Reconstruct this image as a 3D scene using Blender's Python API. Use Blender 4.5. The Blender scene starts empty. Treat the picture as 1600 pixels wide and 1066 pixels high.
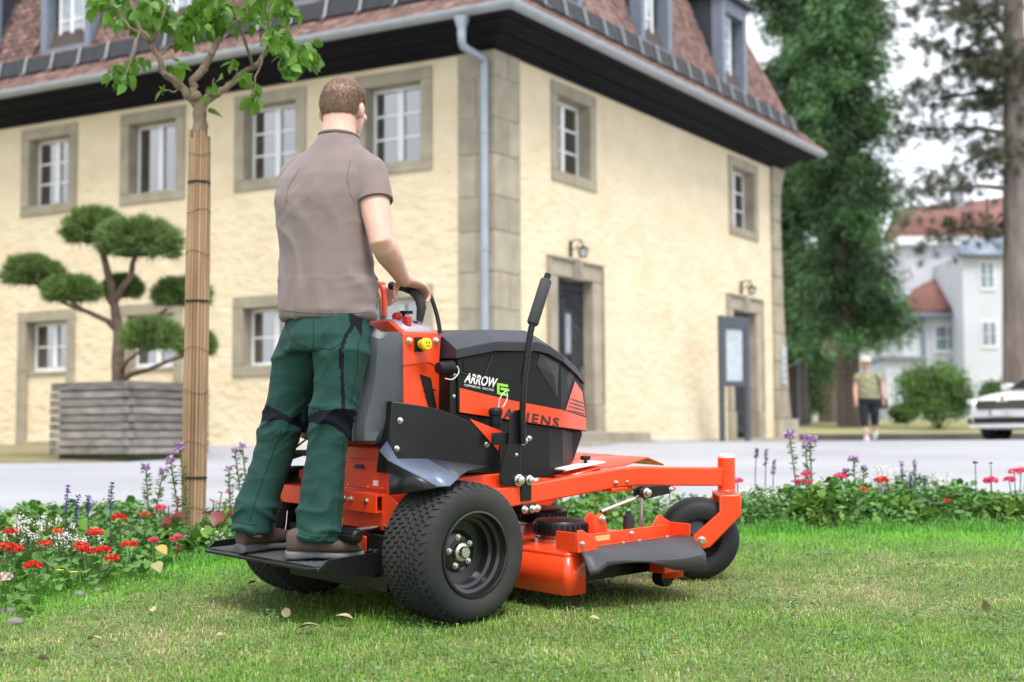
import bpy, bmesh, math, random
import numpy as np
from mathutils import Vector, Matrix, Quaternion, noise

# ------------------------------------------------------------------ camera
SC = bpy.context.scene
COL = SC.collection
rng = random.Random(7)
nrg = np.random.default_rng(7)
FPX, V0, CAMZ = 2335.0, 692.0, 0.63
PITCH = math.atan((V0 - 533.0) / FPX)
ROLL = math.radians(-0.29)
CP, SP = math.cos(PITCH), math.sin(PITCH)
cam = bpy.data.cameras.new('camera')
cam.sensor_width = 36.0
cam.lens = FPX / 1600.0 * 36.0
cam.clip_end = 2000.0
cam.dof.use_dof = True
cam.dof.focus_distance = 5.35
cam.dof.aperture_fstop = 2.6
camo = bpy.data.objects.new('camera', cam)
COL.objects.link(camo)
camo.location = (0, 0, CAMZ)
camo.matrix_world = (Matrix.Translation((0, 0, CAMZ)) @ Matrix.Rotation(math.pi / 2 + PITCH, 4, 'X')
                     @ Matrix.Rotation(ROLL, 4, 'Z'))
SC.camera = camo

# ------------------------------------------------------------------ sky, sun, exposure
SUN_EL, SUN_AZ = math.radians(60), math.radians(160)      # azimuth clockwise from +Y
wd = bpy.data.worlds.new('World'); SC.world = wd; wd.use_nodes = True
wn, wl = wd.node_tree.nodes, wd.node_tree.links
wn.clear()
wo = wn.new('ShaderNodeOutputWorld'); wb = wn.new('ShaderNodeBackground')
sky = wn.new('ShaderNodeTexSky'); sky.sky_type = 'NISHITA'; sky.sun_disc = False
sky.sun_elevation = SUN_EL; sky.sun_rotation = SUN_AZ; sky.dust_density = 2.0
tc = wn.new('ShaderNodeTexCoord'); nz = wn.new('ShaderNodeTexNoise')
nz.inputs['Scale'].default_value = 2.2; nz.inputs['Detail'].default_value = 6.0
mp = wn.new('ShaderNodeMapping'); mp.inputs['Scale'].default_value = (1, 1, 2.2)
rp = wn.new('ShaderNodeValToRGB')
rp.color_ramp.elements[0].position = 0.36; rp.color_ramp.elements[0].color = (.62, .62, .62, 1)
rp.color_ramp.elements[1].position = 0.62; rp.color_ramp.elements[1].color = (.96, .96, .96, 1)
mx = wn.new('ShaderNodeMix'); mx.data_type = 'RGBA'
mx.inputs[7].default_value = (10.5, 10.8, 11.4, 1)
wl.new(tc.outputs['Generated'], mp.inputs[0]); wl.new(mp.outputs[0], nz.inputs['Vector'])
wl.new(nz.outputs['Fac'], rp.inputs[0]); wl.new(rp.outputs[0], mx.inputs[0])
wl.new(sky.outputs[0], mx.inputs[6]); wl.new(mx.outputs[2], wb.inputs[0])
wb.inputs[1].default_value = 0.085
wl.new(wb.outputs[0], wo.inputs[0])
sl = bpy.data.lights.new('sun', 'SUN'); sl.energy = 1.9; sl.angle = math.radians(20); sl.color = (1, .955, .88)
so = bpy.data.objects.new('sun', sl); COL.objects.link(so)
sdir = Vector((math.sin(SUN_AZ) * math.cos(SUN_EL), math.cos(SUN_AZ) * math.cos(SUN_EL), math.sin(SUN_EL)))
so.rotation_euler = sdir.to_track_quat('Z', 'Y').to_euler(); so.location = (6, -6, 12)
SC.view_settings.view_transform = 'Standard'; SC.view_settings.look = 'None'
SC.view_settings.exposure = 1.02; SC.view_settings.gamma = 1.0
SC.view_settings.use_curve_mapping = False
SC.cycles.max_bounces = 8; SC.cycles.transparent_max_bounces = 12
SC.cycles.use_denoising = True

# ------------------------------------------------------------------ helpers
def lerp(a, b, t): return a + (b - a) * t
def interp(x, xs, ys): return float(np.interp(x, xs, ys))
def ray(u, v):
    a, b = (u - 800) / FPX, -(v - 533) / FPX
    return Vector((a, CP - b * SP, SP + b * CP))
def at(u, v, Y):
    d = ray(u, v)
    return Vector((0, 0, CAMZ)) + d * (Y / d.y)
TY = [-60, 2, 5.2, 7.5, 18.5, 21, 25, 33, 400]
TZ = [-.25, -.2, 0, .15, .47, .6, .63, .63, .63]
def ground(y): return interp(y, TY, TZ)

def tag(o, label, cat, group=None, kind=None):
    if label: o['label'] = label
    if cat: o['category'] = cat
    if group: o['group'] = group
    if kind: o['kind'] = kind
    return o
def empty(name, loc=(0, 0, 0), label=None, cat=None, group=None, mat=None):
    o = bpy.data.objects.new(name, None); COL.objects.link(o)
    o.empty_display_size = .1
    if mat is not None: o.matrix_world = mat
    else: o.location = loc
    return tag(o, label, cat, group)
def link(name, me, parent=None, mats=None, M4=None):
    o = bpy.data.objects.new(name, me); COL.objects.link(o)
    if mats is not None and not me.materials:
        for m in (mats if isinstance(mats, (list, tuple)) else [mats]): me.materials.append(m)
    if parent is not None: o.parent = parent
    if M4 is not None: o.matrix_local = M4
    return o

class MB:
    def __init__(s): s.v, s.f, s.mi = [], [], []
    def add(s, vs, fs, mi=0):
        b = len(s.v); s.v += [tuple(p) for p in vs]
        s.f += [tuple(i + b for i in q) for q in fs]; s.mi += [mi] * len(fs); return s
    def box(s, c, d, R=None, mi=0):
        hx, hy, hz = d[0] / 2, d[1] / 2, d[2] / 2
        vs = [Vector((x, y, z)) for x in (-hx, hx) for y in (-hy, hy) for z in (-hz, hz)]
        if R is not None: vs = [R @ p for p in vs]
        c = Vector(c)
        return s.add([p + c for p in vs], [(0, 1, 3, 2), (4, 6, 7, 5), (0, 4, 5, 1), (2, 3, 7, 6), (0, 2, 6, 4), (1, 5, 7, 3)], mi)
    def bx(s, x0, x1, y0, y1, z0, z1, mi=0):
        return s.box(((x0 + x1) / 2, (y0 + y1) / 2, (z0 + z1) / 2), (x1 - x0, y1 - y0, z1 - z0), None, mi)
    def prism(s, poly, a, b, ax='y', mi=0):
        n = len(poly)
        def P(p, t): return {'y': (p[0], t, p[1]), 'x': (t, p[0], p[1]), 'z': (p[0], p[1], t)}[ax]
        vs = [P(p, a) for p in poly] + [P(p, b) for p in poly]
        fs = [tuple(range(n)), tuple(range(2 * n - 1, n - 1, -1))] + [(i, i + n, (i + 1) % n + n, (i + 1) % n) for i in range(n)]
        return s.add(vs, fs, mi)
    def loft(s, rings, cap=True, closed=True, mi=0):
        n = len(rings[0]); vs = [p for r in rings for p in r]; fs = []
        for i in range(len(rings) - 1):
            for j in range(n if closed else n - 1):
                k = (j + 1) % n
                fs.append((i * n + j, i * n + k, (i + 1) * n + k, (i + 1) * n + j))
        if cap: fs += [tuple(range(n - 1, -1, -1)), tuple(range((len(rings) - 1) * n, len(rings) * n))]
        return s.add(vs, fs, mi)
    def tube(s, pts, r, n=10, cap=True, mi=0, flat=None):
        pts = [Vector(p) for p in pts]; m = len(pts)
        rs = [r] * m if not isinstance(r, (list, tuple)) else r
        T = [(pts[min(i + 1, m - 1)] - pts[max(i - 1, 0)]).normalized() for i in range(m)]
        up = Vector((0, 0, 1)) if abs(T[0].z) < .9 else Vector((1, 0, 0))
        N = (up - T[0] * up.dot(T[0])).normalized(); rings = []
        for i in range(m):
            N = (N - T[i] * N.dot(T[i])).normalized(); B = T[i].cross(N)
            q = flat if flat else (1, 1)
            rings.append([pts[i] + (N * math.cos(a) * q[0] + B * math.sin(a) * q[1]) * rs[i] for a in [2 * math.pi * j / n for j in range(n)]])
        return s.loft(rings, cap, True, mi)
    def rect(s, pts, w, h, up=(0, 0, 1), mi=0):
        pts = [Vector(p) for p in pts]; m = len(pts); rings = []; up = Vector(up)
        for i in range(m):
            t = (pts[min(i + 1, m - 1)] - pts[max(i - 1, 0)]).normalized()
            B = t.cross(up).normalized(); U = B.cross(t)
            rings.append([pts[i] + B * sx * w / 2 + U * sz * h / 2 for sx, sz in ((-1, -1), (1, -1), (1, 1), (-1, 1))])
        return s.loft(rings, True, True, mi)
    def lathe(s, prof, n=24, o=(0, 0, 0), ax='z', mi=0, cap=False):
        vs, fs, o, m = [], [], Vector(o), len(prof)
        for j in range(n):
            a = 2 * math.pi * j / n; ca, sa = math.cos(a), math.sin(a)
            for r, h in prof:
                p = {'z': (r * ca, r * sa, h), 'y': (r * ca, h, r * sa), 'x': (h, r * ca, r * sa)}[ax]
                vs.append(o + Vector(p))
        for j in range(n):
            k = (j + 1) % n
            for i in range(m - 1): fs.append((j * m + i, k * m + i, k * m + i + 1, j * m + i + 1))
        if cap:
            fs.append(tuple(j * m for j in range(n))); fs.append(tuple(j * m + m - 1 for j in range(n)))
        return s.add(vs, fs, mi)
    def ball(s, c, r, n=12, m=8, R=None, mi=0):
        rr = r if isinstance(r, (list, tuple)) else (r, r, r); c = Vector(c); rings = []
        for i in range(m + 1):
            a = math.pi * (i + .02 * (i == 0) - .02 * (i == m)) / m
            rg = []
            for j in range(n):
                b = 2 * math.pi * j / n
                p = Vector((rr[0] * math.sin(a) * math.cos(b), rr[1] * math.sin(a) * math.sin(b), -rr[2] * math.cos(a)))
                rg.append(c + (R @ p if R is not None else p))
            rings.append(rg)
        return s.loft(rings, True, True, mi)
    def xf(s, M4): s.v = [tuple(M4 @ Vector(p)) for p in s.v]; return s
    def mesh(s, name, mats=None, smooth=38, fix=True):
        me = bpy.data.meshes.new(name); me.from_pydata(s.v, [], s.f)
        for m in ([] if mats is None else mats if isinstance(mats, (list, tuple)) else [mats]): me.materials.append(m)
        if any(s.mi): me.polygons.foreach_set('material_index', s.mi)
        if fix and len(s.f) < 60000:
            b = bmesh.new(); b.from_mesh(me); bmesh.ops.recalc_face_normals(b, faces=b.faces); b.to_mesh(me); b.free()
        if smooth:
            me.polygons.foreach_set('use_smooth', [True] * len(me.polygons)); me.set_sharp_from_angle(angle=math.radians(smooth))
        me.update(); return me
    def build(s, name, mats, parent=None, bev=0, smooth=38, M4=None, seg=2, fix=True):
        o = link(name, s.mesh(name, mats, smooth, fix), parent, None, M4)
        if bev:
            m = o.modifiers.new('bevel', 'BEVEL'); m.width = bev; m.segments = seg; m.limit_method = 'ANGLE'
            m.angle_limit = math.radians(38)
        return o

def quick(name, vs, fs, mats=None, attr=None, smooth=False):
    """big meshes from numpy arrays; attr: per-face colours"""
    me = bpy.data.meshes.new(name)
    vs = np.asarray(vs, np.float32); fs = np.asarray(fs, np.int32)
    me.vertices.add(len(vs)); me.vertices.foreach_set('co', vs.ravel())
    k = fs.shape[1]
    me.loops.add(fs.size); me.loops.foreach_set('vertex_index', fs.ravel())
    me.polygons.add(len(fs)); me.polygons.foreach_set('loop_start', np.arange(0, fs.size, k, dtype=np.int32))
    if smooth: me.polygons.foreach_set('use_smooth', np.ones(len(fs), bool))
    for m in ([] if mats is None else mats if isinstance(mats, (list, tuple)) else [mats]): me.materials.append(m)
    if attr is not None:
        a = me.color_attributes.new('tint', 'FLOAT_COLOR', 'POINT')
        a.data.foreach_set('color', np.c_[attr, np.ones(len(attr))].astype(np.float32).ravel())
    me.update(calc_edges=True); me.validate(); return me

def copy_obj(o, parent=None, name=None):
    c = o.copy(); COL.objects.link(c)
    if name: c.name = name
    c.parent = parent
    return c

# ------------------------------------------------------------------ materials
MATS = {}
def M(name, col, rough=.5, metal=0.0, var=.12, vs=6.0, bump=0.0, bs=60.0, spec=.5, coat=0.0, rnd=0.0, attr=False,
      stretch=(1, 1, 1), sub=0.0, trans=0.0, col2=None, det=5.0, rvar=.0, sheen=0.0):
    if name in MATS: return MATS[name]
    m = bpy.data.materials.new(name); m.use_nodes = True; MATS[name] = m
    N, K = m.node_tree.nodes, m.node_tree.links
    P = N['Principled BSDF']
    P.inputs['Roughness'].default_value = rough; P.inputs['Metallic'].default_value = metal
    P.inputs['Specular IOR Level'].default_value = spec; P.inputs['Coat Weight'].default_value = coat
    P.inputs['Sheen Weight'].default_value = sheen
    P.inputs['Coat Roughness'].default_value = .08
    t = N.new('ShaderNodeTexCoord'); mp = N.new('ShaderNodeMapping'); mp.inputs['Scale'].default_value = stretch
    K.new(t.outputs['Object'], mp.inputs[0])
    nz = N.new('ShaderNodeTexNoise'); nz.inputs['Scale'].default_value = vs; nz.inputs['Detail'].default_value = det
    K.new(mp.outputs[0], nz.inputs['Vector'])
    c2 = col2 if col2 else tuple(min(1, c * (1 + var)) for c in col)
    c1 = tuple(c * (1 - var) for c in col) if not col2 else col
    cr = N.new('ShaderNodeValToRGB'); cr.color_ramp.elements[0].position = .32; cr.color_ramp.elements[1].position = .68
    cr.color_ramp.elements[0].color = (*c1, 1); cr.color_ramp.elements[1].color = (*c2, 1)
    K.new(nz.outputs['Fac'], cr.inputs[0]); out = cr.outputs[0]
    if attr:
        a = N.new('ShaderNodeVertexColor'); a.layer_name = 'tint'
        x = N.new('ShaderNodeMix'); x.data_type = 'RGBA'; x.blend_type = 'MULTIPLY'; x.inputs[0].default_value = 1
        K.new(a.outputs[0], x.inputs[6]); K.new(out, x.inputs[7]); out = x.outputs[2]
    if rnd:
        oi = N.new('ShaderNodeObjectInfo'); mr = N.new('ShaderNodeMapRange')
        mr.inputs[3].default_value = 1 - rnd; mr.inputs[4].default_value = 1 + rnd
        K.new(oi.outputs['Random'], mr.inputs[0])
        h = N.new('ShaderNodeHueSaturation'); K.new(out, h.inputs['Color']); K.new(mr.outputs[0], h.inputs['Value'])
        out = h.outputs[0]
    K.new(out, P.inputs['Base Color'])
    if rvar:
        mr = N.new('ShaderNodeMapRange'); mr.inputs[3].default_value = max(0, rough - rvar); mr.inputs[4].default_value = min(1, rough + rvar)
        K.new(nz.outputs['Fac'], mr.inputs[0]); K.new(mr.outputs[0], P.inputs['Roughness'])
    if bump:
        n2 = N.new('ShaderNodeTexNoise'); n2.inputs['Scale'].default_value = bs; n2.inputs['Detail'].default_value = 4
        K.new(mp.outputs[0], n2.inputs['Vector'])
        b = N.new('ShaderNodeBump'); b.inputs['Strength'].default_value = 1.0; b.inputs['Distance'].default_value = bump
        K.new(n2.outputs['Fac'], b.inputs['Height']); K.new(b.outputs[0], P.inputs['Normal'])
    if sub:
        P.inputs['Subsurface Weight'].default_value = sub; P.inputs['Subsurface Radius'].default_value = (.012, .004, .002)
        P.inputs['Subsurface Scale'].default_value = 1.0
    if trans:   # thin leaf: translucent mix
        T = N.new('ShaderNodeBsdfTranslucent'); K.new(out, T.inputs[0])
        mxs = N.new('ShaderNodeMixShader'); mxs.inputs[0].default_value = trans
        K.new(P.outputs[0], mxs.inputs[1]); K.new(T.outputs[0], mxs.inputs[2])
        K.new(mxs.outputs[0], N['Material Output'].inputs[0])
    return m
def glass(name, tint=(.75, .8, .82), ior=4.2):
    if name in MATS: return MATS[name]
    m = bpy.data.materials.new(name); m.use_nodes = True; MATS[name] = m
    N, K = m.node_tree.nodes, m.node_tree.links
    N.remove(N['Principled BSDF'])
    T = N.new('ShaderNodeBsdfTransparent'); T.inputs[0].default_value = (*tint, 1)
    G = N.new('ShaderNodeBsdfGlossy'); G.inputs['Roughness'].default_value = .03
    F_ = N.new('ShaderNodeFresnel'); F_.inputs[0].default_value = ior
    X = N.new('ShaderNodeMixShader'); K.new(F_.outputs[0], X.inputs[0]); K.new(T.outputs[0], X.inputs[1]); K.new(G.outputs[0], X.inputs[2])
    K.new(X.outputs[0], N['Material Output'].inputs[0])
    return m
def emis(name, col, e):
    m = M(name, col); P = m.node_tree.nodes['Principled BSDF']
    P.inputs['Emission Color'].default_value = (*col, 1); P.inputs['Emission Strength'].default_value = e
    return m

def remesh(mb, voxel, smooth=4):
    me = mb.mesh('tmp', None, 0); o = bpy.data.objects.new('tmp', me); COL.objects.link(o)
    r = o.modifiers.new('r', 'REMESH'); r.mode = 'VOXEL'; r.voxel_size = voxel; r.use_smooth_shade = True
    if smooth:
        q = o.modifiers.new('s', 'SMOOTH'); q.factor = .5; q.iterations = smooth
    dg = bpy.context.evaluated_depsgraph_get(); dg.update()
    out = bpy.data.meshes.new_from_object(o.evaluated_get(dg), depsgraph=dg)
    bpy.data.objects.remove(o); bpy.data.meshes.remove(me)
    return out
def text_mesh(txt, size, extrude=.0005, shear=0.0, spacing=1.0, bold=0.0, font=None):
    cu = bpy.data.curves.new('txt', 'FONT'); cu.body = txt; cu.size = size; cu.extrude = extrude; cu.shear = shear
    cu.space_character = spacing; cu.offset = bold; cu.align_x = 'LEFT'; cu.resolution_u = 3
    o = bpy.data.objects.new('txt', cu); COL.objects.link(o)
    dg = bpy.context.evaluated_depsgraph_get(); dg.update()
    me = bpy.data.meshes.new_from_object(o.evaluated_get(dg), depsgraph=dg)
    bpy.data.objects.remove(o); return me
# ================================================================== SETTING
def drape(name, poly, off, mat, cuts=(), sub=None):
    bm = bmesh.new(); bm.faces.new([bm.verts.new((x, y, 0)) for x, y in poly])
    for yb in list(TY[1:-1]) + list(cuts):
        bmesh.ops.bisect_plane(bm, geom=bm.verts[:] + bm.edges[:] + bm.faces[:], plane_co=(0, yb, 0), plane_no=(0, 1, 0))
    for v in bm.verts: v.co.z = ground(v.co.y) + off
    bmesh.ops.recalc_face_normals(bm, faces=bm.faces)
    if bm.faces and sum(f.normal.z for f in bm.faces) < 0: bmesh.ops.reverse_faces(bm, faces=bm.faces)
    me = bpy.data.meshes.new(name); bm.to_mesh(me); bm.free(); me.materials.append(mat)
    o = link(name, me); o['kind'] = 'structure'; return o
m_lawn = M('lawn_ground', (.10, .135, .04), .95, col2=(.18, .17, .075), vs=3.0, bump=.02, bs=45)
m_road = M('asphalt', (.29, .295, .32), .9, col2=(.38, .385, .41), vs=.35, bump=.004, bs=220, det=8)
m_soil = M('soil', (.07, .05, .035), 1, var=.35, vs=14, bump=.03, bs=30)
m_verge = M('dry_verge', (.30, .24, .13), 1, col2=(.19, .19, .08), vs=5, bump=.03, bs=40)
drape('lawn', [(-400, -60), (400, -60), (400, 600), (-400, 600)], 0, m_lawn)
def near_edge(x): return interp(x, [-20, -2.9, 0, 3.6, 20], [6.0, 8.5, 9.1, 9.6, 10.2])
rx = [-20, -2.9, 0, 3.6, 20]
drape('road', [(x, near_edge(x)) for x in rx] + [(60, 14), (90, 60), (24, 36.9), (5, 36.9), (-4, 32), (-30, 32), (-60, 8)], .006, m_road)
drape('verge', [(-20, 16.6), (-5.4, 16.95), (-4.35, 17.1), (-4.1, 18.6), (-4.6, 23.0), (-20, 33)], .012, m_verge, cuts=(17.0,))
BEDF = ([-6, -3.2, -1.95, -1.45, -.9, -.2, 1.0, 3.0, 6, 12], [4.4, 5.15, 5.85, 6.75, 7.25, 7.6, 7.75, 7.85, 8.0, 8.2])
def bed_front(x): return interp(x, *BEDF)
bx_ = list(np.linspace(-6, 12, 37))
drape('flower_bed', [(x, bed_front(x)) for x in bx_] + [(x, near_edge(x) - .02) for x in reversed(bx_)], .008, m_soil)
# raised lawn and kerb on the far side of the road
def far_z(y): return interp(y, [37, 60, 100, 600], [.80, 1.45, 2.2, 2.6])
bm = MB()
ys = [37.16, 60, 100, 590]
bm.loft([[Vector((x, y, far_z(y))) for x in (4.5, 30, 300)] for y in ys], cap=False, closed=False)
o = bm.build('raised_lawn', M('far_grass', (.20, .21, .075), 1, col2=(.30, .27, .12), vs=.6, bump=.03, bs=12)); o['kind'] = 'structure'
o = MB().bx(4.4, 60, 37.0, 37.16, .5, .805).build('kerb', M('kerb_stone', (.075, .07, .068), .9, var=.25, vs=2), bev=.015)
o['kind'] = 'structure'

# ================================================================== HOUSE
TH = math.radians(30.73)
HC = Vector(((774 - 800) / FPX * 20.0, 20.0, CAMZ))
dR = Vector((math.sin(TH), math.cos(TH), 0)); dL = Vector((-math.cos(TH), math.sin(TH), 0))
HM = Matrix(((dR.x, dL.x, 0, HC.x), (dR.y, dL.y, 0, HC.y), (0, 0, 1, HC.z), (0, 0, 0, 1)))
house = empty('old_house', label='large cream rendered old house with stone corners and a tiled mansard roof', cat='house', mat=HM)
def FB(mb, side, t0, t1, o0, o1, z0, z1, mi=0):
    return mb.bx(t0, t1, -o1, -o0, z0, z1, mi) if side == 'R' else mb.bx(-o1, -o0, t0, t1, z0, z1, mi)
def fp(side, t, out, z): return Vector((t, -out, z)) if side == 'R' else Vector((-out, t, z))
m_plas = M('cream_render', (.655, .545, .36), .95, col2=(.73, .63, .45), vs=1.4, bump=.034, bs=4.5, det=9, stretch=(1, 1, 1.6))
m_stone = M('sandstone', (.285, .25, .185), .95, col2=(.375, .335, .255), vs=3.5, bump=.004, bs=60, rnd=.10)
def streaks(m, amt=.22):
    N_, K_ = m.node_tree.nodes, m.node_tree.links; P_n = N_['Principled BSDF']; src = P_n.inputs['Base Color'].links[0].from_socket
    t_ = N_.new('ShaderNodeTexCoord'); mp_ = N_.new('ShaderNodeMapping'); mp_.inputs['Scale'].default_value = (1.6, 1.6, .7); K_.new(t_.outputs['Object'], mp_.inputs[0])
    n_ = N_.new('ShaderNodeTexNoise'); n_.inputs['Scale'].default_value = 1.6; n_.inputs['Detail'].default_value = 7; K_.new(mp_.outputs[0], n_.inputs['Vector'])
    r_ = N_.new('ShaderNodeValToRGB'); r_.color_ramp.elements[0].position = .50; r_.color_ramp.elements[1].position = .78; r_.color_ramp.elements[0].color = (0, 0, 0, 1); r_.color_ramp.elements[1].color = (amt * 2, amt * 2, amt * 2, 1)
    K_.new(n_.outputs['Fac'], r_.inputs[0]); x_ = N_.new('ShaderNodeMix'); x_.data_type = 'RGBA'; x_.inputs[7].default_value = (.50, .42, .30, 1)
    K_.new(r_.outputs[0], x_.inputs[0]); K_.new(src, x_.inputs[6]); K_.new(x_.outputs[2], P_n.inputs['Base Color'])
streaks(m_plas, .13)
m_mort = M('mortar', (.44, .40, .33), 1, vs=20)
m_white = M('white_window_paint', (.78, .79, .80), .45, var=.03)
m_pane = glass('window_glass')
m_room = M('dark_room', (.14, .15, .16), 1)
m_curt = M('glare_curtain', (.75, .74, .72), .9, var=.05)
m_black = M('black_eaves_paint', (.008, .008, .011), .75, spec=.15, var=.3, vs=8, stretch=(1, 1, 8))
m_zinc = M('zinc', (.34, .37, .40), .5, .55, var=.10, vs=4, rvar=.1)
m_pipe = M('zinc_pipe', (.33, .375, .43), .45, .5, var=.10, vs=4)
m_tile = M('clay_tile', (.155, .095, .085), .9, col2=(.26, .155, .13), vs=7, bump=.004, bs=60, rnd=.30)
m_tilef = M('clay_tile_field', (.155, .095, .085), .9, col2=(.26, .155, .13), vs=7, bump=.004, bs=60, attr=True)
m_dormer = M('dormer_grey_paint', (.17, .20, .26), .55, var=.1)
m_slate = M('dormer_slate', (.028, .034, .048), .6, var=.3, vs=9)
TEND, LEND, WH = 10.35, 15.0, 5.36
UW = [(1.01, 2.34), (3.23, 4.60), (5.60, 6.98), (7.95, 9.26), (10.3, 11.65)]
LW = [(1.0, 2.3), (3.22, 4.60), (5.60, 6.97), (7.93, 9.27), (10.3, 11.6)]
RW = [(1.56, 2.95), (8.19, 9.62)]
RD = [(1.40, 3.08), (8.00, 9.70)]
def wall(side, T, holes):
    mb = MB()
    ts = sorted({0, T} | {h[0] for h in holes} | {h[1] for h in holes} | set(np.arange(.75, T, .75)))
    zs = sorted({-.3, WH} | {h[2] for h in holes} | {h[3] for h in holes} | {1.0, 3.2})
    idx = {}
    def vid(t, z):
        k = (round(t, 4), round(z, 4))
        if k not in idx: idx[k] = len(mb.v); mb.v.append(tuple(fp(side, t, 0, z)))
        return idx[k]
    for i in range(len(ts) - 1):
        for j in range(len(zs) - 1):
            tm, zm = (ts[i] + ts[i + 1]) / 2, (zs[j] + zs[j + 1]) / 2
            if any(h[0] < tm < h[1] and h[2] < zm < h[3] for h in holes): continue
            mb.f.append((vid(ts[i], zs[j]), vid(ts[i + 1], zs[j]), vid(ts[i + 1], zs[j + 1]), vid(ts[i], zs[j + 1]))); mb.mi.append(0)
    return mb.build('wall', m_plas, house)
wall('L', LEND, [(a, b, 3.79, 5.25) for a, b in UW] + [(a, b, -.3 if i > 1 else 1.0, 2.2) for i, (a, b) in enumerate(LW)])
wall('R', TEND, [(a, b, 3.79, 5.25) for a, b in RW] + [(a, b, -.3, 2.69) for a, b in RD])
MB().bx(TEND - .01, TEND, .0, 9, -.3, WH).build('wall', m_plas, house)

def surround(side, t0, t1, z0, z1, jw=.19, hh=.18, sh=.16, d=.26, low=None, deep=.03):
    """separate stones round an opening"""
    def st(nm, *a): FB(MB(), side, *a).build(nm, m_stone, house, bev=.012)
    st('lintel_stone', t0, t1, -d, deep, z1 - hh, z1)
    zb = z0 + sh
    if low is None:
        st('sill_stone', t0, t1, -d, deep, z0, zb)
        for a, b in ((t0, t0 + jw), (t1 - jw, t1)): st('jamb_stone', a, b, -d, deep - .003, zb, z1 - hh)
    else:
        for a, b in ((t0, t0 + jw), (t1 - jw, t1)):
            st('jamb_stone', a, b, -d, deep - .003, low + .003, z1 - hh)
            st('jamb_stone', a, b, -d, deep, -.3, low)
        if low > .6:
            st('sill_stone', t0 + jw, t1 - jw, -d, deep - .05, low - .06, low)
            FB(MB(), side, t0 + jw, t1 - jw, -d, -.05, .06, low - .06).build('infill_wall', m_plas, house)
            st('threshold_stone', t0 + jw, t1 - jw, -d, deep - .006, -.3, .06)
def window(side, t0, t1, z0, z1, rows=3, out=-.19, par=None, glare_curtain=False, d=.05, fw=.055):
    mb = MB(); par = par or house
    cm = (t0 + t1) / 2
    FB(mb, side, t0, t0 + fw, out - d, out, z0, z1); FB(mb, side, t1 - fw, t1, out - d, out, z0, z1)
    FB(mb, side, t0 + fw, t1 - fw, out - d, out - .002, z0, z0 + fw * 1.3); FB(mb, side, t0 + fw, t1 - fw, out - d, out - .002, z1 - fw, z1)
    FB(mb, side, cm - .05, cm + .05, out - d, out + .012, z0 + fw * 1.3, z1 - fw)
    w = mb.build('window', m_white, par, bev=.006) if par is house else None
    if par is not house: w = par; mb.build('window_frame', m_white, par, bev=.006)
    za, zb = z0 + fw * 1.3, z1 - fw
    for a, b in ((t0 + fw, cm - .05), (cm + .05, t1 - fw)):
        for k in range(1, rows):
            zz = lerp(za, zb, k / rows)
            FB(MB(), side, a, b, out - d + .01, out - .012, zz - .016, zz + .016).build('glazing_bar', m_white, w)
        for k in range(rows):
            FB(MB(), side, a, b, out - d + .018, out - d + .024, lerp(za, zb, k / rows) + .016 * (k > 0), lerp(za, zb, (k + 1) / rows) - .016 * (k < rows - 1)).build('pane', m_pane, w)
    # the room behind: an open dark box
    mb = MB(); b0, b1, y0, y1 = t0 - .1, t1 + .1, out - 1.0, out - d - .02
    for q in ((b0, b0 + .02, y0, y1, z0 - .1, z1 + .1), (b1 - .02, b1, y0, y1, z0 - .1, z1 + .1), (b0 + .02, b1 - .02, y0, y0 + .02, z0 - .1, z1 + .1),
              (b0 + .02, b1 - .02, y0 + .02, y1, z0 - .1, z0 - .08), (b0 + .02, b1 - .02, y0 + .02, y1, z1 + .08, z1 + .1)): FB(mb, side, *q)
    mb.build('room', m_room, w)
    if glare_curtain:
        mb = MB(); n = 26
        for a, b in glare_curtain:
            r0, r1 = [], []
            for i in range(n + 1):
                tt = lerp(t0, t1, lerp(a, b, i / n)); oo = out - .14 + .02 * math.sin(i * 1.9)
                r0.append(fp(side, tt, oo, z0)); r1.append(fp(side, tt, oo, z1))
            mb.loft([r0, r1], cap=False, closed=False)
        mb.build('glare_curtain', m_curt, w)
for i, (a, b) in enumerate(UW):
    surround('L', a, b, 3.79, 5.25)
    window('L', a + .17, b - .17, 3.93, 5.07, 1 if i == 2 else 3, glare_curtain=[((0, .2), (.45, 1.0)), ((0, .16), (.5, 1.0)), ((0, .14), (.86, 1)), ((.0, .12), (.32, 1.0)), None][i])  # curtains widened to stand in for pale sky reflections in the panes
for i, (a, b) in enumerate(LW):
    surround('L', a, b, 1.0, 2.2, low=1.2 if i > 1 else None)
    window('L', a + .17, b - .17, 1.2 if i > 1 else 1.14, 2.02, 2)
for a, b in RW:
    surround('R', a, b, 3.79, 5.25)
    window('R', a + .17, b - .17, 3.93, 5.07, 3, glare_curtain=((0, .25), (.75, 1)))  # white cloth added here too, to pale the panes like reflected sky
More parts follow.
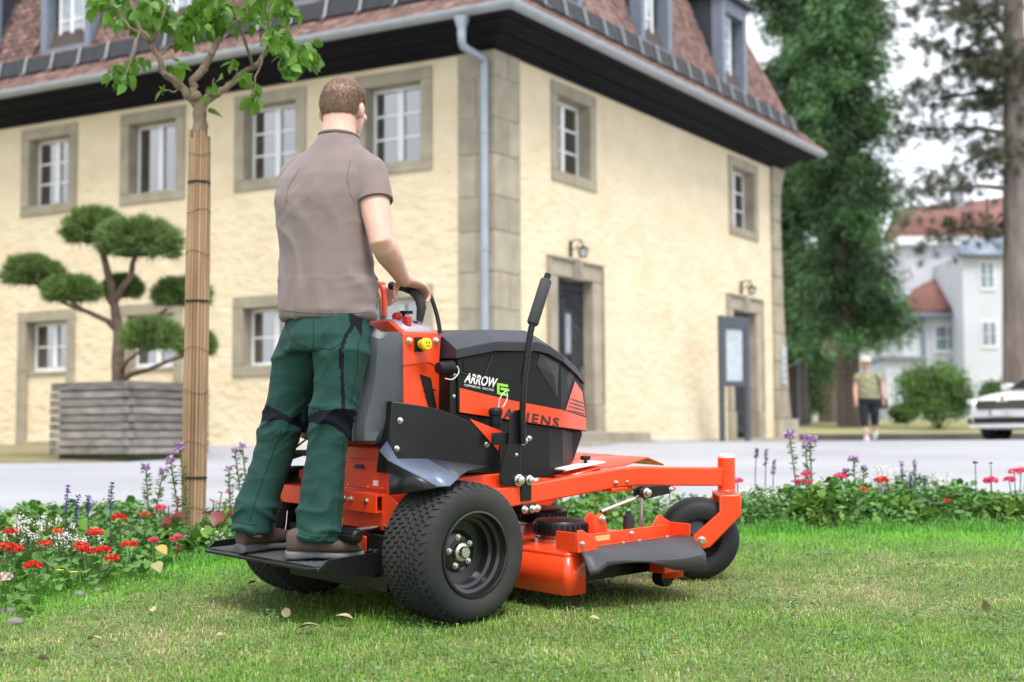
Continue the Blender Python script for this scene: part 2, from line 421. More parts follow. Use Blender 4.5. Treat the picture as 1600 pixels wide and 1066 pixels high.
# doors with chevron boards
m_door = M('weathered_door', (.022, .024, .028), .8, spec=.2, col2=(.05, .054, .06), vs=9, bump=.003, bs=30, rnd=.25, stretch=(1, 1, 3))
m_doorb = M('door_back', (.03, .03, .034), .8)
m_steel = M('steel', (.62, .62, .63), .28, 1.0, var=.05)
for k, (a, b) in enumerate(RD):
    t0, t1 = a + .27, b - .31
    def st(nm, *q): FB(MB(), 'R', *q).build(nm, m_stone, house, bev=.015)
    mid = (a + b) / 2
    st('door_lintel_stone', a, mid - .13, -.3, .05, 2.40, 2.64); st('door_lintel_stone', mid + .13, b, -.3, .05, 2.40, 2.64)
    st('door_keystone', mid - .127, mid + .127, -.3, .085, 2.38, 2.70)
    st('door_moulding', a, mid - .13, -.1, .085, 2.643, 2.69); st('door_moulding', mid + .13, b, -.1, .085, 2.643, 2.69)
    for p, q in ((a, a + .27), (b - .31, b)):
        st('jamb_stone', p, q, -.3, .047, .55, 2.397); st('jamb_plinth_stone', p, q, -.3, .075, -.3, .547)
    for p in (a, b - .04):
        FB(MB(), 'R', p - .002, p + .042, .05, .075, .56, 2.63).build('door_moulding', m_stone, house, bev=.008)
    dr = FB(MB(), 'R', t0 - .02, t1 + .02, -.18, -.155, .14, 2.42).build('door', m_doorb, house)
    # chevron boards: slanted strips cut to half width
    W2 = (t1 - t0) / 2; sl = .62; bw = .17
    for sgn in (-1, 1):
        z = -.9
        while z < 2.5:
            poly = []
            for (s_, zz) in ((0, z), (W2 - .006, z - sl * W2), (W2 - .006, z + bw - sl * W2), (0, z + bw)):
                poly.append((s_, zz))
            lo, hi = .16, 2.23
            pts = [(p[0], min(hi, max(lo, p[1]))) for p in poly]
            if max(p[1] for p in pts) - min(p[1] for p in pts) > .02:
                vs = []
                for oo in (-.155, -.132):
                    for p in pts: vs.append(fp('R', mid - .02 + sgn * (p[0] + .003), oo, p[1]))
                MB().add(vs, [(0, 1, 2, 3), (7, 6, 5, 4), (0, 4, 5, 1), (1, 5, 6, 2), (2, 6, 7, 3), (3, 7, 4, 0)]).build('door_board', m_door, dr)
            z += bw + .012
    FB(MB(), 'R', t0, t1, -.155, -.125, 2.235, 2.40).build('door_rail', m_door, dr, bev=.01)
    FB(MB(), 'R', mid - .16, mid + .12, -.132, -.105, 1.25, 1.95).build('door_window_frame', m_door, dr, bev=.01)
    FB(MB(), 'R', mid - .10, mid + .06, -.106, -.098, 1.31, 1.89).build('door_pane', M('door_pane', (.20, .23, .26), .12, var=.3, vs=4), dr)
    h = MB(); FB(h, 'R', t1 - .13, t1 - .07, -.132, -.115, .88, 1.12)
    h.tube([fp('R', t1 - .10, -.12, 1.05), fp('R', t1 - .10, -.06, 1.05), fp('R', t1 - .22, -.06, 1.05)], .013, 8)
    h.build('door_handle', m_steel, dr)
    MB().bx(a + .2, b - .2, .3, .9, -.1, 2.6).build('hallway', m_room, house)
m_step = M('step_stone', (.25, .225, .18), .95, col2=(.33, .30, .24), vs=2.5, bump=.006, bs=40)
for q in ((1.25, 3.72, -.28, .52, -.3, .155), (1.0, 4.75, -.25, .95, -.3, .0), (7.8, 10.0, -.28, .5, -.3, .06)):
    FB(MB(), 'R', *q).build('door_step', m_step, house, bev=.02)
# plinth course along the right wall
FB(MB(), 'R', 4.78, 7.78, -.1, .10, -.3, .05).build('plinth', M('plinth_stone', (.42, .41, .40), .95, vs=4, bump=.01, bs=20), house, bev=.015)
# quoins
z, i = -.3, 0
MB().bx(-.006, .60, -.006, .55, -.3, WH).build('quoin_core', m_mort, house)
while z < WH - .05:
    h = min([.50, .56, .47, .58][i % 4], WH - z); g = .016
    z1 = z + h - g if z + h < WH - .1 else WH
    def qs(x0, x1, y0, y1): MB().bx(x0, x1, y0, y1, z, z1).build('quoin_stone', m_stone, house, bev=.01)
    if i % 2: qs(-.022, .66, -.022, .27); qs(-.022, .25, .27 + g, .58)
    else: qs(-.022, .34, -.022, .58); qs(.34 + g, .66, -.022, .25)
    z += h; i += 1
# battered corner pilaster at the far end
def pil(z): return interp(z, [-.3, .44, .46, .9, 2.5, 4.3, 4.8, 5.1, 5.36], [11.35, 11.33, 11.10, 10.98, 10.78, 10.68, 10.72, 10.82, 11.0])
zs = [-.3, .45, 1.0, 1.55, 2.1, 2.65, 3.2, 3.75, 4.3, 4.8, 5.36]
for k in range(len(zs) - 1):
    a, b = zs[k], zs[k + 1] - .012 if k < 9 else zs[k + 1]
    sub = [a, (a + b) / 2, b] if k > 6 else [a, b]
    poly = [(10.30, q) for q in reversed(sub)] + [(pil(q - .002 if q == b and k == 0 else q + (.02 if k == 1 and q == a else 0)), q) for q in sub]
    MB().prism(poly, -.07 - .06 * (k == 0), .5, 'y').build('pilaster_stone', m_stone, house, bev=.012)
# eaves, gutter, roof : profiles swept round the eaves with mitres
RE = 10.75
def sweep(prof, cap=False):
    rings = []
    for f in (lambda o, z: fp('L', LEND, o, z), lambda o, z: fp('L', -o, o, z), lambda o, z: fp('R', RE + o, o, z),
              lambda o, z: Vector((RE + o, 9.0, z))):
        rings.append([f(o, z) for o, z in prof])
    return MB().loft(rings, cap=cap, closed=False)
sweep([(-.3, 5.335), (.05, 5.335), (.05, 5.39), (.10, 5.40), (.13, 5.43), (.24, 5.44), (.24, 5.50), (.30, 5.505), (.36, 5.56), (.52, 5.57), (.52, 5.60), (.62, 5.61), (.62, 5.70)]).build('eaves_cornice', m_black, house, smooth=25)
gp = [(.67 - .085 * math.cos(a) , 5.72 - .085 * math.sin(a)) for a in np.linspace(0, math.pi, 12)]
gp = [(.59, 5.73)] + gp + [(.757, 5.735), (.752, 5.745), (.742, 5.735), (.742, 5.72)] + [(.67 + .072 * math.cos(a), 5.72 - .072 * math.sin(a)) for a in np.linspace(.1, math.pi, 10)]
sweep(gp).build('gutter', m_zinc, house)
KO, KZ, SLP = .2, 6.16, math.radians(68)
roof = sweep([(.66, 5.70), (KO, KZ), (KO - 2.0, KZ + 2.0 * math.tan(SLP))]).build('roof', M('roof_boarding', (.06, .045, .04), .9), house)
DORL = [(.65, 1.8), (2.95, 4.1), (5.3, 6.45), (7.6, 8.75), (9.95, 11.1)]
DORR = [(1.2, 2.4), (4.42, 5.6), (7.8, 8.97)]
tiles = []
def tile_rows(side, o0, z0, o1, z1, T, step=.115, tw=.152, dorm=()):
    d = Vector((o1 - o0, 0, z1 - z0)); ln = d.length; n = int(ln / step)
    for r in range(n):
        f = r * step / ln; o = lerp(o0, o1, f); z = lerp(z0, z1, f)
        ta, tb = -o, (RE + o if side == 'R' else T)
        k = 0; t = ta + (tw / 2 if r % 2 else 0)
        while t < tb:
            if not any(a - .12 < t < b + .12 and z > 6.28 for a, b in dorm):
                p = fp(side, t, o, z); up = (fp(side, 0, o1, z1) - fp(side, 0, o0, z0)).normalized()
                along = fp(side, 1, 0, 0) - fp(side, 0, 0, 0); nn = up.cross(along)
                if (fp(side, 0, 1, 1) - fp(side, 0, 0, 0)).dot(nn) < 0: nn = -nn
                tl = (up * math.cos(.07) - nn * math.sin(.07)); X = tl.cross(nn.normalized()); Z = X.cross(tl)
                if Z.dot(nn) < 0: X, Z = -X, -Z
                q = p + nn * .03 + Vector((rng.uniform(-.004, .004), rng.uniform(-.004, .004), rng.uniform(-.006, .006)))
                tiles.append(Matrix(((X.x, tl.x, Z.x, q.x), (X.y, tl.y, Z.y, q.y), (X.z, tl.z, Z.z, q.z), (0, 0, 0, 1))))
            t += tw
for side, T, D in (('L', 11.2, DORL), ('R', RE, DORR)):
    tile_rows(side, .68, 5.70, KO + .02, KZ - .02, T, .11)
    tile_rows(side, KO, KZ, KO - .95, KZ + .95 * math.tan(SLP), T, .115, dorm=D)
TP = [(-.073, .19), (.073, .19), (.073, .03), (.045, .006), (0, -.006), (-.045, .006), (-.073, .03)]
tmb = MB().prism(TP, -.007, .007, 'z')
tme = tmb.mesh('roof_tile', m_tile)
def cam_px(P):
    q = P - Vector((0, 0, CAMZ)); yc = q.y * CP + q.z * SP; zc = -q.y * SP + q.z * CP
    return 800 + FPX * q.x / yc, 533 - FPX * zc / yc, yc
def dist(m):
    u, v, y = cam_px(HM @ m.translation)
    hid = 160 < u < 510 and v < 140
    return y + (0 if (5 < u < 1290 and 4 < v) else 100) + (40 if hid else 0)
tiles.sort(key=dist)
for m in tiles[:300]: link('roof_tile', tme, roof, None, m)
tv = np.array(tmb.v); nv = len(tv); allv, allf, att = [], [], []
tri = [f for f in tmb.f]
quads = [f for f in tri if len(f) == 4]; poly7 = [f for f in tri if len(f) == 7]
fan = [(f[0], f[i], f[i + 1]) for f in poly7 for i in range(1, 6)] + [t for f in quads for t in ((f[0], f[1], f[2]), (f[0], f[2], f[3]))]
fan = np.array(fan)
for i, m in enumerate(tiles[300:]):
    A = np.array(m); allv.append(tv @ A[:3, :3].T + A[:3, 3]); allf.append(fan + i * nv)
    att.append(np.repeat(nrg.uniform(.65, 1.35) * np.array([[1, nrg.uniform(.92, 1.06), nrg.uniform(.9, 1.1)]]), nv, 0))
o = link('roof_tile_field', quick('roof_tile_field', np.concatenate(allv), np.concatenate(allf), m_tilef, np.concatenate(att)), roof)
o['kind'] = 'stuff'
# hip tiles
for base in ((lambda o: Vector((-o, -o, 0)), 'c'), (lambda o: Vector((RE + o, -o, 0)), 'e')):
    pr = [(.68, 5.72), (KO, KZ + .01), (KO - .9, KZ + .9 * math.tan(SLP))]
    for s_ in range(2):
        (oa, za), (ob, zb) = pr[s_], pr[s_ + 1]
        A = base[0](oa) + Vector((0, 0, za)); B = base[0](ob) + Vector((0, 0, zb)); n = max(1, int((B - A).length / .30))
        for k in range(n):
            p, q = A.lerp(B, k / n), A.lerp(B, (k + 1.12) / n)
            MB().tube([p, q], [.085, .07], 10).build('hip_tile', m_tile, roof)
# snow guards
m_guard = M('snow_guard_black', (.02, .022, .026), .6)
for side, a, b in (('L', -.2, 11.5), ('R', -.2, RE + .2)):
    t = a
    while t < b - .2:
        e = min(t + 1.86, b)
        mb = MB(); q = [(KO + .16, 6.07), (KO + .185, 6.085), (KO + .115, 6.355), (KO + .09, 6.345)]
        mb.loft([[fp(side, t + .004, o, z) for o, z in q], [fp(side, e - .004, o, z) for o, z in q]])
        mb.build('snow_guard', m_guard, house)
        k = t + .31
        while k < e:
            MB().loft([[fp(side, k + dk, o_, z_) for o_, z_ in ((KO + .30, 6.03), (KO + .215, 6.085), (KO + .145, 6.365), (KO + .07, 6.385), (KO + .07, 6.375), (KO + .125, 6.355), (KO + .19, 6.08), (KO + .29, 6.02))] for dk in (-.013, .013)]).build('snow_guard_bracket', M('galvanised', (.5, .52, .54), .4, .7, var=.1), house)
            k += .62
        t = e
# dormers
for side, lst in (('L', DORL), ('R', DORR)):
    for a, b in lst:
        mb = MB(); F0 = .10
        for p, q in ((a, a + .14), (b - .14, b)): FB(mb, side, p, q, -.12, F0, 6.32, 8.1)
        FB(mb, side, a + .14, b - .14, -.12, F0 - .004, 6.32, 6.52); FB(mb, side, a + .14, b - .14, -.12, F0 - .004, 7.85, 8.1)
        FB(mb, side, a - .05, b + .05, -.1, F0 + .06, 6.26, 6.32)
        dm = mb.build('dormer', m_dormer, house, bev=.008)
        for p in (a + .01, b - .04): FB(MB(), side, p, p + .03, -1.3, -.12, 6.2, 8.1).build('dormer_cheek', m_slate, dm)
        FB(MB(), side, a + .11, b - .11, -.13, -.115, 6.5, 7.87).build('dormer_shutter_board', m_slate, dm)
        FB(MB(), side, a - .08, b + .08, -1.3, F0 + .12, 8.1, 8.2).build('dormer_roof', m_slate, dm, bev=.01)
        cm = (a + b) / 2
        if side == 'L': w0, w1 = cm - .30, cm + .30
        else: w0, w1 = a + .15, a + .75
        mw = MB(); oo = -.05
        for p, q, r, s_ in ((w0, w0 + .05, 6.53, 7.84), (w1 - .05, w1, 6.53, 7.84), ((w0 + w1) / 2 - .035, (w0 + w1) / 2 + .035, 6.6, 7.79), (w0 + .05, w1 - .05, 6.53, 6.6), (w0 + .05, w1 - .05, 7.79, 7.84)):
            FB(mw, side, p, q, oo - .05, oo, r, s_)
        for zz in (7.0, 7.4): FB(mw, side, w0 + .05, w1 - .05, oo - .045, oo - .012, zz - .014, zz + .014)
        mw.build('dormer_window_frame', m_white, dm)
        for p, q in ((w0 + .05, (w0 + w1) / 2 - .035), ((w0 + w1) / 2 + .035, w1 - .05)):
            for r, s_ in ((6.6, 6.986), (7.014, 7.386), (7.414, 7.79)):
                FB(MB(), side, p, q, oo - .03, oo - .024, r, s_).build('pane', M('dormer_pane', (.30, .34, .38), .06, var=.5, vs=3, spec=.8), dm)
# downpipe
mb = MB()
A = fp('L', .10, .66, 5.64); B = fp('L', .10, .10, 5.1)
mb.lathe([(.11, 0), (.11, -.02), (.06, -.16), (.06, -.27)], 14, A + Vector((0, .0, 0)))
mb.tube([A + Vector((0, 0, -.25)), A + Vector((0, 0, -.34)), A + Vector((.03, 0, -.39)), B + Vector((-.03, 0, .10)), B, B + Vector((0, 0, -.1)), Vector((B.x, B.y, -.2))], .055, 14)
mb.build('downpipe', m_pipe, house)
for zz in (4.2, 2.6, 1.0):
    MB().lathe([(.056, -.02), (.064, -.02), (.064, .02), (.056, .02)], 14, (B.x, B.y, zz)).build('pipe_collar', m_pipe, house)

# ------------------------------------------------------------------ wall lanterns, info board, plaque
m_lamp = M('lantern_green_black', (.02, .035, .035), .45, .3)
m_lg = M('lantern_glass', (.55, .55, .5), .15, spec=.6)
def lantern(t, lab):
    root = empty('wall_lantern', label=lab, cat='lantern', group='lanterns above the house doors', mat=HM @ Matrix.Translation((t, -.02, 2.72)) @ Matrix.Scale(.68, 4))
    MB().bx(-.03, .03, -.03, .02, .0, .34).tube([(0, -.02, .30), (0, -.12, .36), (0, -.26, .34), (0, -.30, .24)], .016, 8).tube([(0, -.02, .12), (0, -.14, .20), (0, -.26, .34)], .011, 8).build('bracket', m_lamp, root)
    MB().lathe([(.0, .25), (.03, .22), (.13, .165), (.145, .15), (.0, .15)], 6, (0, -.30, 0)).build('cap', m_lamp, root)
    MB().lathe([(.115, .148), (.075, -.02), (.0, -.02)], 6, (0, -.30, 0)).build('glass_body', m_lg, root)
    mb = MB()
    for k in range(6):
        a = math.pi / 3 * k
        mb.tube([(.12 * math.cos(a), -.30 + .12 * math.sin(a), .15), (.08 * math.cos(a), -.30 + .08 * math.sin(a), -.03)], .008, 6)
    mb.lathe([(.0, -.05), (.082, -.04), (.082, -.02), (.0, -.02)], 6, (0, -.30, 0)); mb.build('cage', m_lamp, root)
lantern(2.10, 'dark green iron wall lantern above the nearer chevron door')
lantern(8.70, 'dark green iron wall lantern above the far door behind the notice board')

ib = at(1148, 692, 25.2); ib.z = ground(ib.y)
R = Matrix.Translation(ib) @ Matrix.Rotation(math.radians(26), 4, 'Z') @ Matrix.Diagonal((.82, 1, 1, 1))
root = empty('notice_board', label='grey metal notice board on two posts before the far door', cat='notice board', mat=R)
m_ib = M('anthracite_metal', (.075, .085, .105), .45, .3, var=.08)
for x in (-.36, .26): MB().bx(x, x + .10, -.04, .04, -.1, 2.12 if x < 0 else 2.10).build('post', m_ib, root, bev=.008)
mb = MB(); mb.bx(-.26, .26, -.035, .035, .93, 1.02); mb.bx(-.26, .26, -.035, .035, 1.9, 2.11); mb.bx(-.26, -.21, -.03, .03, 1.02, 1.9); mb.bx(.21, .26, -.03, .03, 1.02, 1.9)
mb.build('display_case', m_ib, root, bev=.006)
def poster_mat():
    m = M('poster_paper', (.62, .70, .74), .8, col2=(.80, .83, .83), vs=9, det=2)
    return m
MB().bx(-.21, .21, .0, .012, 1.02, 1.9).build('poster', poster_mat(), root)
MB().bx(-.16, .12, -.006, -.001, 1.72, 1.84).build('poster_heading', M('poster_heading', (.66, .68, .66), .8), root)
MB().bx(-.20, .20, -.02, -.014, 1.03, 1.89).build('pane', glass('board_glass', (.95, .96, .97), 1.15), root)
pq = empty('wall_plaque', label='pale grey plaque fixed to the stone corner pilaster', cat='plaque', mat=HM @ Matrix.Translation((10.66, -.085, 1.1)))
MB().bx(-.14, .14, -.02, .015, .0, .75).build('plate', M('plaque_metal', (.42, .44, .45), .4, .3), pq, bev=.005)
for k in range(4): MB().bx(-.10, .08, -.024, -.019, .12 + .13 * k, .15 + .13 * k).build('engraved_line', M('plaque_ink', (.2, .21, .22), .6), pq)
# ================================================================== MOWER
nn_ = Vector((0, -.065, 1)).normalized(); YAW = math.radians(47)
MF = Vector((math.sin(YAW), math.cos(YAW), 0)); MF = (MF - nn_ * MF.dot(nn_)).normalized(); ML = nn_.cross(MF)
MO = Vector((-.5155, 5.636, .029))
MM = Matrix(((MF.x, ML.x, nn_.x, MO.x), (MF.y, ML.y, nn_.y, MO.y), (MF.z, ML.z, nn_.z, MO.z), (0, 0, 0, 1)))
MMI = MM.inverted()
def mp(u, v, **k):
    ax, val = list(k.items())[0]; A = {'x': MF, 'y': ML, 'z': nn_}[ax]
    d = ray(u, v); c0 = Vector((0, 0, CAMZ))
    t = (val - (c0 - MO).dot(A)) / d.dot(A)
    return MMI @ (c0 + d * t)
def mw(x, y, z): return MM @ Vector((x, y, z))
mower = empty('stand_on_mower', label='orange and black stand-on lawn mower ridden by the man in green trousers', cat='mower', mat=MM)
m_or = M('orange_paint', (.80, .062, .012), .34, var=.07, vs=3, rvar=.12, coat=.35, spec=.5, bump=.0002, bs=350)
m_bk = M('black_paint', (.008, .0085, .009), .38, spec=.28, var=.2, vs=4, bump=.0003, bs=400, coat=.1)
m_pl = M('black_plastic', (.010, .011, .012), .48, spec=.25, var=.1, bump=.0004, bs=500)
m_lid = M('grey_plastic', (.036, .038, .050), .42, spec=.35, var=.08, bump=.0004, bs=500)
m_rub = M('tyre_rubber', (.013, .016, .020), .75, spec=.3, col2=(.040, .038, .034), vs=4, det=8, bump=.0008, bs=150)
m_crub = M('caster_rubber', (.016, .018, .021), .6, spec=.3, var=.2, vs=6, bump=.0006, bs=120)
m_pad = M('pad_vinyl', (.058, .067, .078), .36, var=.08, bump=.0008, bs=260)
m_zn = M('zinc_bolt', (.72, .70, .66), .3, 1.0, var=.1)
m_al = M('fender_sky_reflection', (.12, .155, .22), .38, .25, var=.08, vs=3)  # steel with the blue sky reflection put into its base colour
m_foam = M('grip_foam', (.045, .047, .052), .85, var=.1, bump=.001, bs=300)
m_yel = M('yellow_plastic', (.85, .62, .02), .4)
m_wh = M('white_sticker', (.80, .78, .78), .4, var=.03)
def P_(mb, nm, mat, bev=0, par=None, **k): return mb.build(nm, mat, par or mower, bev=bev, **k)
def bolt(p, r=.009, ax='y', sg=-1, par=None, nm='bolt'):
    h = r * .9
    mb = MB().lathe([(0, 0), (r * 1.35, 0), (r * 1.35, sg * h * .25), (r, sg * h * .3), (r * .95, sg * h * 1.2), (r * .5, sg * h * 1.35), (0, sg * h * 1.35)], 10, p, ax)
    return mb.build(nm, m_zn, par or mower)
# ---- drive wheels
def drive_wheel(sg):
    ys = lambda h: sg * (.575 - h)
    prof = [(.146, .03), (.149, .012), (.165, .004), (.19, .0), (.214, .004), (.229, .016), (.2365, .032), (.239, .06), (.240, .125), (.239, .19), (.2365, .218), (.229, .234), (.214, .246), (.19, .25), (.165, .246), (.149, .238), (.146, .22)]
    w = P_(MB().lathe([(r, ys(h)) for r, h in prof], 64, (0, 0, .245), 'y'), 'drive_wheel', m_rub)
    def rad(h): return interp(h, [p[1] for p in prof[3:14]], [p[0] for p in prof[3:14]])
    mb = MB(); N = 46; cols = 9
    def P3(h, a, e): r = rad(h) + e; return Vector((r * math.cos(a), ys(h), .245 + r * math.sin(a)))
    for c in range(cols):
        hc = .125 + (c - (cols - 1) / 2) * .0215
        for k in range(N):
            off = .5 * (c % 2) + .05 * abs(c - 4); da = 2 * math.pi / N
            a0 = (k + off) * da; a1 = a0 + da * .84; vs = []
            for e, q in ((-.002, 0), (.0075, .12)):
                for hh, aa in ((hc - .0098, a0), (hc + .0098, a0), (hc + .0098, a1), (hc - .0098, a1)):
                    hh2 = hc + (hh - hc) * (1 - q); am = (a0 + a1) / 2; aa2 = am + (aa - am) * (1 - q)
                    vs.append(P3(hh2, aa2 + (.18 * da if c != 4 else 0) * (1 if hh > hc else 0) * (1 if c > 4 else -1), e))
            mb.add(vs, [(3, 2, 1, 0), (4, 5, 6, 7), (0, 1, 5, 4), (1, 2, 6, 5), (2, 3, 7, 6), (3, 0, 4, 7)])
    for side in (0, 1):
        for k in range(N):
            da = 2 * math.pi / N; a0 = (k + .3) * da; a1 = a0 + da * .62; vs = []
            hs = [.007, .018, .030] if side == 0 else [.243, .232, .220]
            for e in (-.002, .0065):
                for i, h in enumerate(hs): vs += [P3(h, a0 + .2 * da * i, e * (.35 + .3 * i)), P3(h, a1 + .2 * da * i, e * (.35 + .3 * i))]
            mb.add(vs, [(6, 7, 9, 8), (8, 9, 11, 10), (0, 6, 8, 2), (2, 8, 10, 4), (1, 3, 9, 7), (3, 5, 11, 9), (4, 10, 11, 5), (0, 1, 7, 6)])
    mb.build('tread', m_rub, w, smooth=20)
    rp = [(.152, .012), (.150, .004), (.143, .003), (.139, .010), (.137, .032), (.126, .038), (.124, .062), (.113, .068), (.110, .10), (.075, .104), (.060, .094), (.045, .092), (.0, .092)]
    rim = MB().lathe([(r, ys(h)) for r, h in rp], 48, (0, 0, .245), 'y').build('rim', M('rim_black', (.010, .010, .011), .25, coat=.4, var=.1), w)
    MB().lathe([(0, ys(.058)), (.018, ys(.058)), (.021, ys(.062)), (.021, ys(.075)), (.032, ys(.078)), (.034, ys(.092))], 12, (0, 0, .245), 'y').build('hub_nut', m_zn, w)
    for k in range(5):
        a = 2 * math.pi * k / 5 + .5
        bolt((.052 * math.cos(a), ys(.092), .245 + .052 * math.sin(a)), .0085, 'y', sg, w, 'lug_nut')
    return w
drive_wheel(-1); drive_wheel(1)
# ---- casters
def caster(px, py, ang):
    Mc = Matrix.Translation((px, py, 0)) @ Matrix.Rotation(ang, 4, 'Z')
    cx, cz = -.118, .170; r = .168
    pf = [(.082, .045), (.085, .066), (.108, .074), (.136, .072), (.156, .058), (.165, .036), (.168, .0), (.165, -.036), (.156, -.058), (.136, -.072), (.108, -.074), (.085, -.066), (.082, -.045)]
    w = MB().lathe(pf, 48, (cx, 0, cz), 'y').xf(Mc).build('caster_wheel', m_crub, mower)
    MB().lathe([(.086, .066), (.080, .062), (.076, .03), (.05, .035), (.03, .05), (.0, .05), (.0, -.05), (.03, -.05), (.05, -.035), (.076, -.03), (.080, -.062), (.086, -.066)], 32, (cx, 0, cz), 'y').xf(Mc).build('rim', M('rim_black', (.01, .01, .011)), w)
    arm = [(.045, .355), (.045, .272), (cx + .035, cz - .028), (cx - .005, cz - .037), (cx - .035, cz - .015), (cx - .035, cz + .02), (-.045, .285), (-.045, .355)]
    mb = MB().prism(arm, -.102, -.088, 'y').prism(arm, .088, .102, 'y').bx(-.045, .045, -.088, .088, .341, .355)
    f = mb.xf(Mc).build('caster_fork', m_or, mower, bev=.006)
    for s_ in (-1, 1): MB().lathe([(0, s_ * .116), (.010, s_ * .116), (.013, s_ * .112), (.013, s_ * .104), (.018, s_ * .103), (.018, s_ * .1)], 10, (cx, 0, cz), 'y').xf(Mc).build('axle_bolt', m_zn, f)
    p = MB().lathe([(0, .36), (.04, .36), (.04, .365), (.036, .367), (.036, .50), (0, .50)], 24).xf(Mc).build('caster_post', m_or, mower, bev=.003)
    MB().lathe([(.034, .498), (.033, .508), (.02, .513), (0, .514)], 20).xf(Mc).build('post_cap', M('cap_pale', (.75, .66, .62), .4), p)
caster(1.42, -.525, math.radians(-42)); caster(1.42, .525, math.radians(-42))
# ---- frame rails
for s_ in (-1, 1):
    r = MB().rect([(-.10, s_ * .355, .40), (.40, s_ * .355, .405), (.93, s_ * .36, .438), (1.02, s_ * .385, .44), (1.39, s_ * .515, .422)], .05, .075).build('frame_rail', m_or, mower, bev=.006)
    MB().bx(.88, 1.0, s_ * .36 - .03, s_ * .36 + .03, .385, .40).build('rail_gusset', m_or, r, bev=.003)
    for x in (.90, .96): bolt((x, s_ * .387, .42), .008, 'y', s_, r)
MB().rect([(.36, -.33, .37), (.36, .33, .37)], .05, .06).build('cross_tube', m_or, mower, bev=.004)
MB().rect([(1.0, -.36, .43), (1.0, .36, .43)], .05, .05).build('cross_tube', m_or, mower, bev=.004)
# front cover plate with its fold
mb = MB(); q = [(.70, .455), (.86, .478), (1.02, .482), (1.16, .505), (1.26, .47)]
mb.loft([[Vector((x, -.325, z)) for x, z in q], [Vector((x, .325, z)) for x, z in q]], cap=False, closed=False)
o = P_(mb, 'front_cover', m_or); md = o.modifiers.new('t', 'SOLIDIFY'); md.thickness = .006
lp = MB().box((.80, -.285, .489), (.22, .075, .005), Matrix.Rotation(math.radians(-5), 3, 'Y')); P_(lp, 'warning_sticker', m_wh)
k = MB().lathe([(0, 0), (.007, 0), (.007, .022), (.020, .024), (.022, .036), (.018, .04), (0, .04)], 12, (.85, -.27, .484)); P_(k, 'latch_knob', m_pl)
# ---- mower deck
def rrect(x0, x1, y0, y1, r, n=5):
    pts = []
    for cx, cy, a in ((x1 - r, y1 - r, 0), (x0 + r, y1 - r, 90), (x0 + r, y0 + r, 180), (x1 - r, y0 + r, 270)):
        for i in range(n + 1):
            t = math.radians(a + 90 * i / n); pts.append((cx + r * math.cos(t), cy + r * math.sin(t)))
    return pts
deck = P_(MB().prism(rrect(.385, 1.03, -.63, .63, .022), .198, .214, 'z'), 'mower_deck', m_or, .005)
def skirt(pts):
    mb = MB()
    mb.loft([[Vector((x, y, .062)) for x, y in pts], [Vector((x, y, .20)) for x, y in pts]], cap=False, closed=False)
    o = mb.build('deck_skirt', m_or, deck); q = o.modifiers.new('t', 'SOLIDIFY'); q.thickness = .008; q.offset = 0
pl_ = rrect(.385, 1.03, -.63, .63, .022)
ctr = pl_[6:18]       # left-rear round to right-rear
skirt([(.60, .63)] + pl_[6:12] + pl_[12:18] + [(.475, -.63)])
skirt([(.93, -.60)] + pl_[18:] + pl_[0:6] + [(.60, .63)])
MB().bx(.40, 1.0, -.50, .58, .075, .196).build('deck_shade_fill', m_bk, deck)  # black block added for the shade in the open hollow of the deck
fx = P_(MB().bx(.90, 1.03, -.64, -.56, .085, .19), 'deck_nose', m_or, .006)
bolt((.985, -.64, .125), .014, 'y', -1, fx)
P_(MB().lathe([(0, -.03), (.034, -.026), (.038, 0), (.034, .026), (0, .03)], 20, (.965, -.575, .062), 'y'), 'deck_roller', m_pl)
for sp in ((.62, -.36), (.86, 0.0), (.62, .36)):
    b = P_(MB().lathe([(.102, .212), (.102, .232), (.094, .236), (.094, .246)], 30, (*sp, 0)), 'motor_base', m_zn)
    mb = MB().lathe([(.0, .243), (.100, .243), (.106, .25), (.106, .285), (.098, .296), (.04, .303), (0, .303)], 30, (*sp, 0))
    for j in range(30):
        a = 2 * math.pi * j / 30
        mb.box((sp[0] + .106 * math.cos(a), sp[1] + .106 * math.sin(a), .268), (.006, .008, .034), Matrix.Rotation(a, 3, 'Z'))
    mb.build('motor_cap', m_bk, b)
# discharge chute bracket and flap
cb = MB(); cb.bx(.43, 1.03, -.665, -.555, .213, .219); cb.bx(.43, 1.03, -.561, -.555, .219, .262)
cb.prism([(.40, .219), (.40, .300), (.425, .300), (.50, .258), (.50, .219)], -.668, -.662, 'y')
cb.prism([(.93, .219), (.93, .262), (.96, .300), (.975, .300), (1.03, .272), (1.03, .219)], -.555, -.549, 'y')
cb.bx(.40, .406, -.66, -.555, .219, .29); cb.bx(1.026, 1.032, -.66, -.555, .219, .27)
ch = P_(cb, 'chute_bracket', m_or, .002)
for x in (.52, .70, .79, .95): bolt((x, -.61, .219), .008, 'z', 1, ch)
bolt((.80, -.562, .245), .008, 'y', -1, ch); bolt((.42, -.669, .25), .008, 'y', -1, ch)
MB().bx(.60, .68, -.5625, -.5612, .232, .252).build('chute_sticker', M('tan_sticker', (.72, .42, .16), .5), ch)
mb = MB(); rows = []
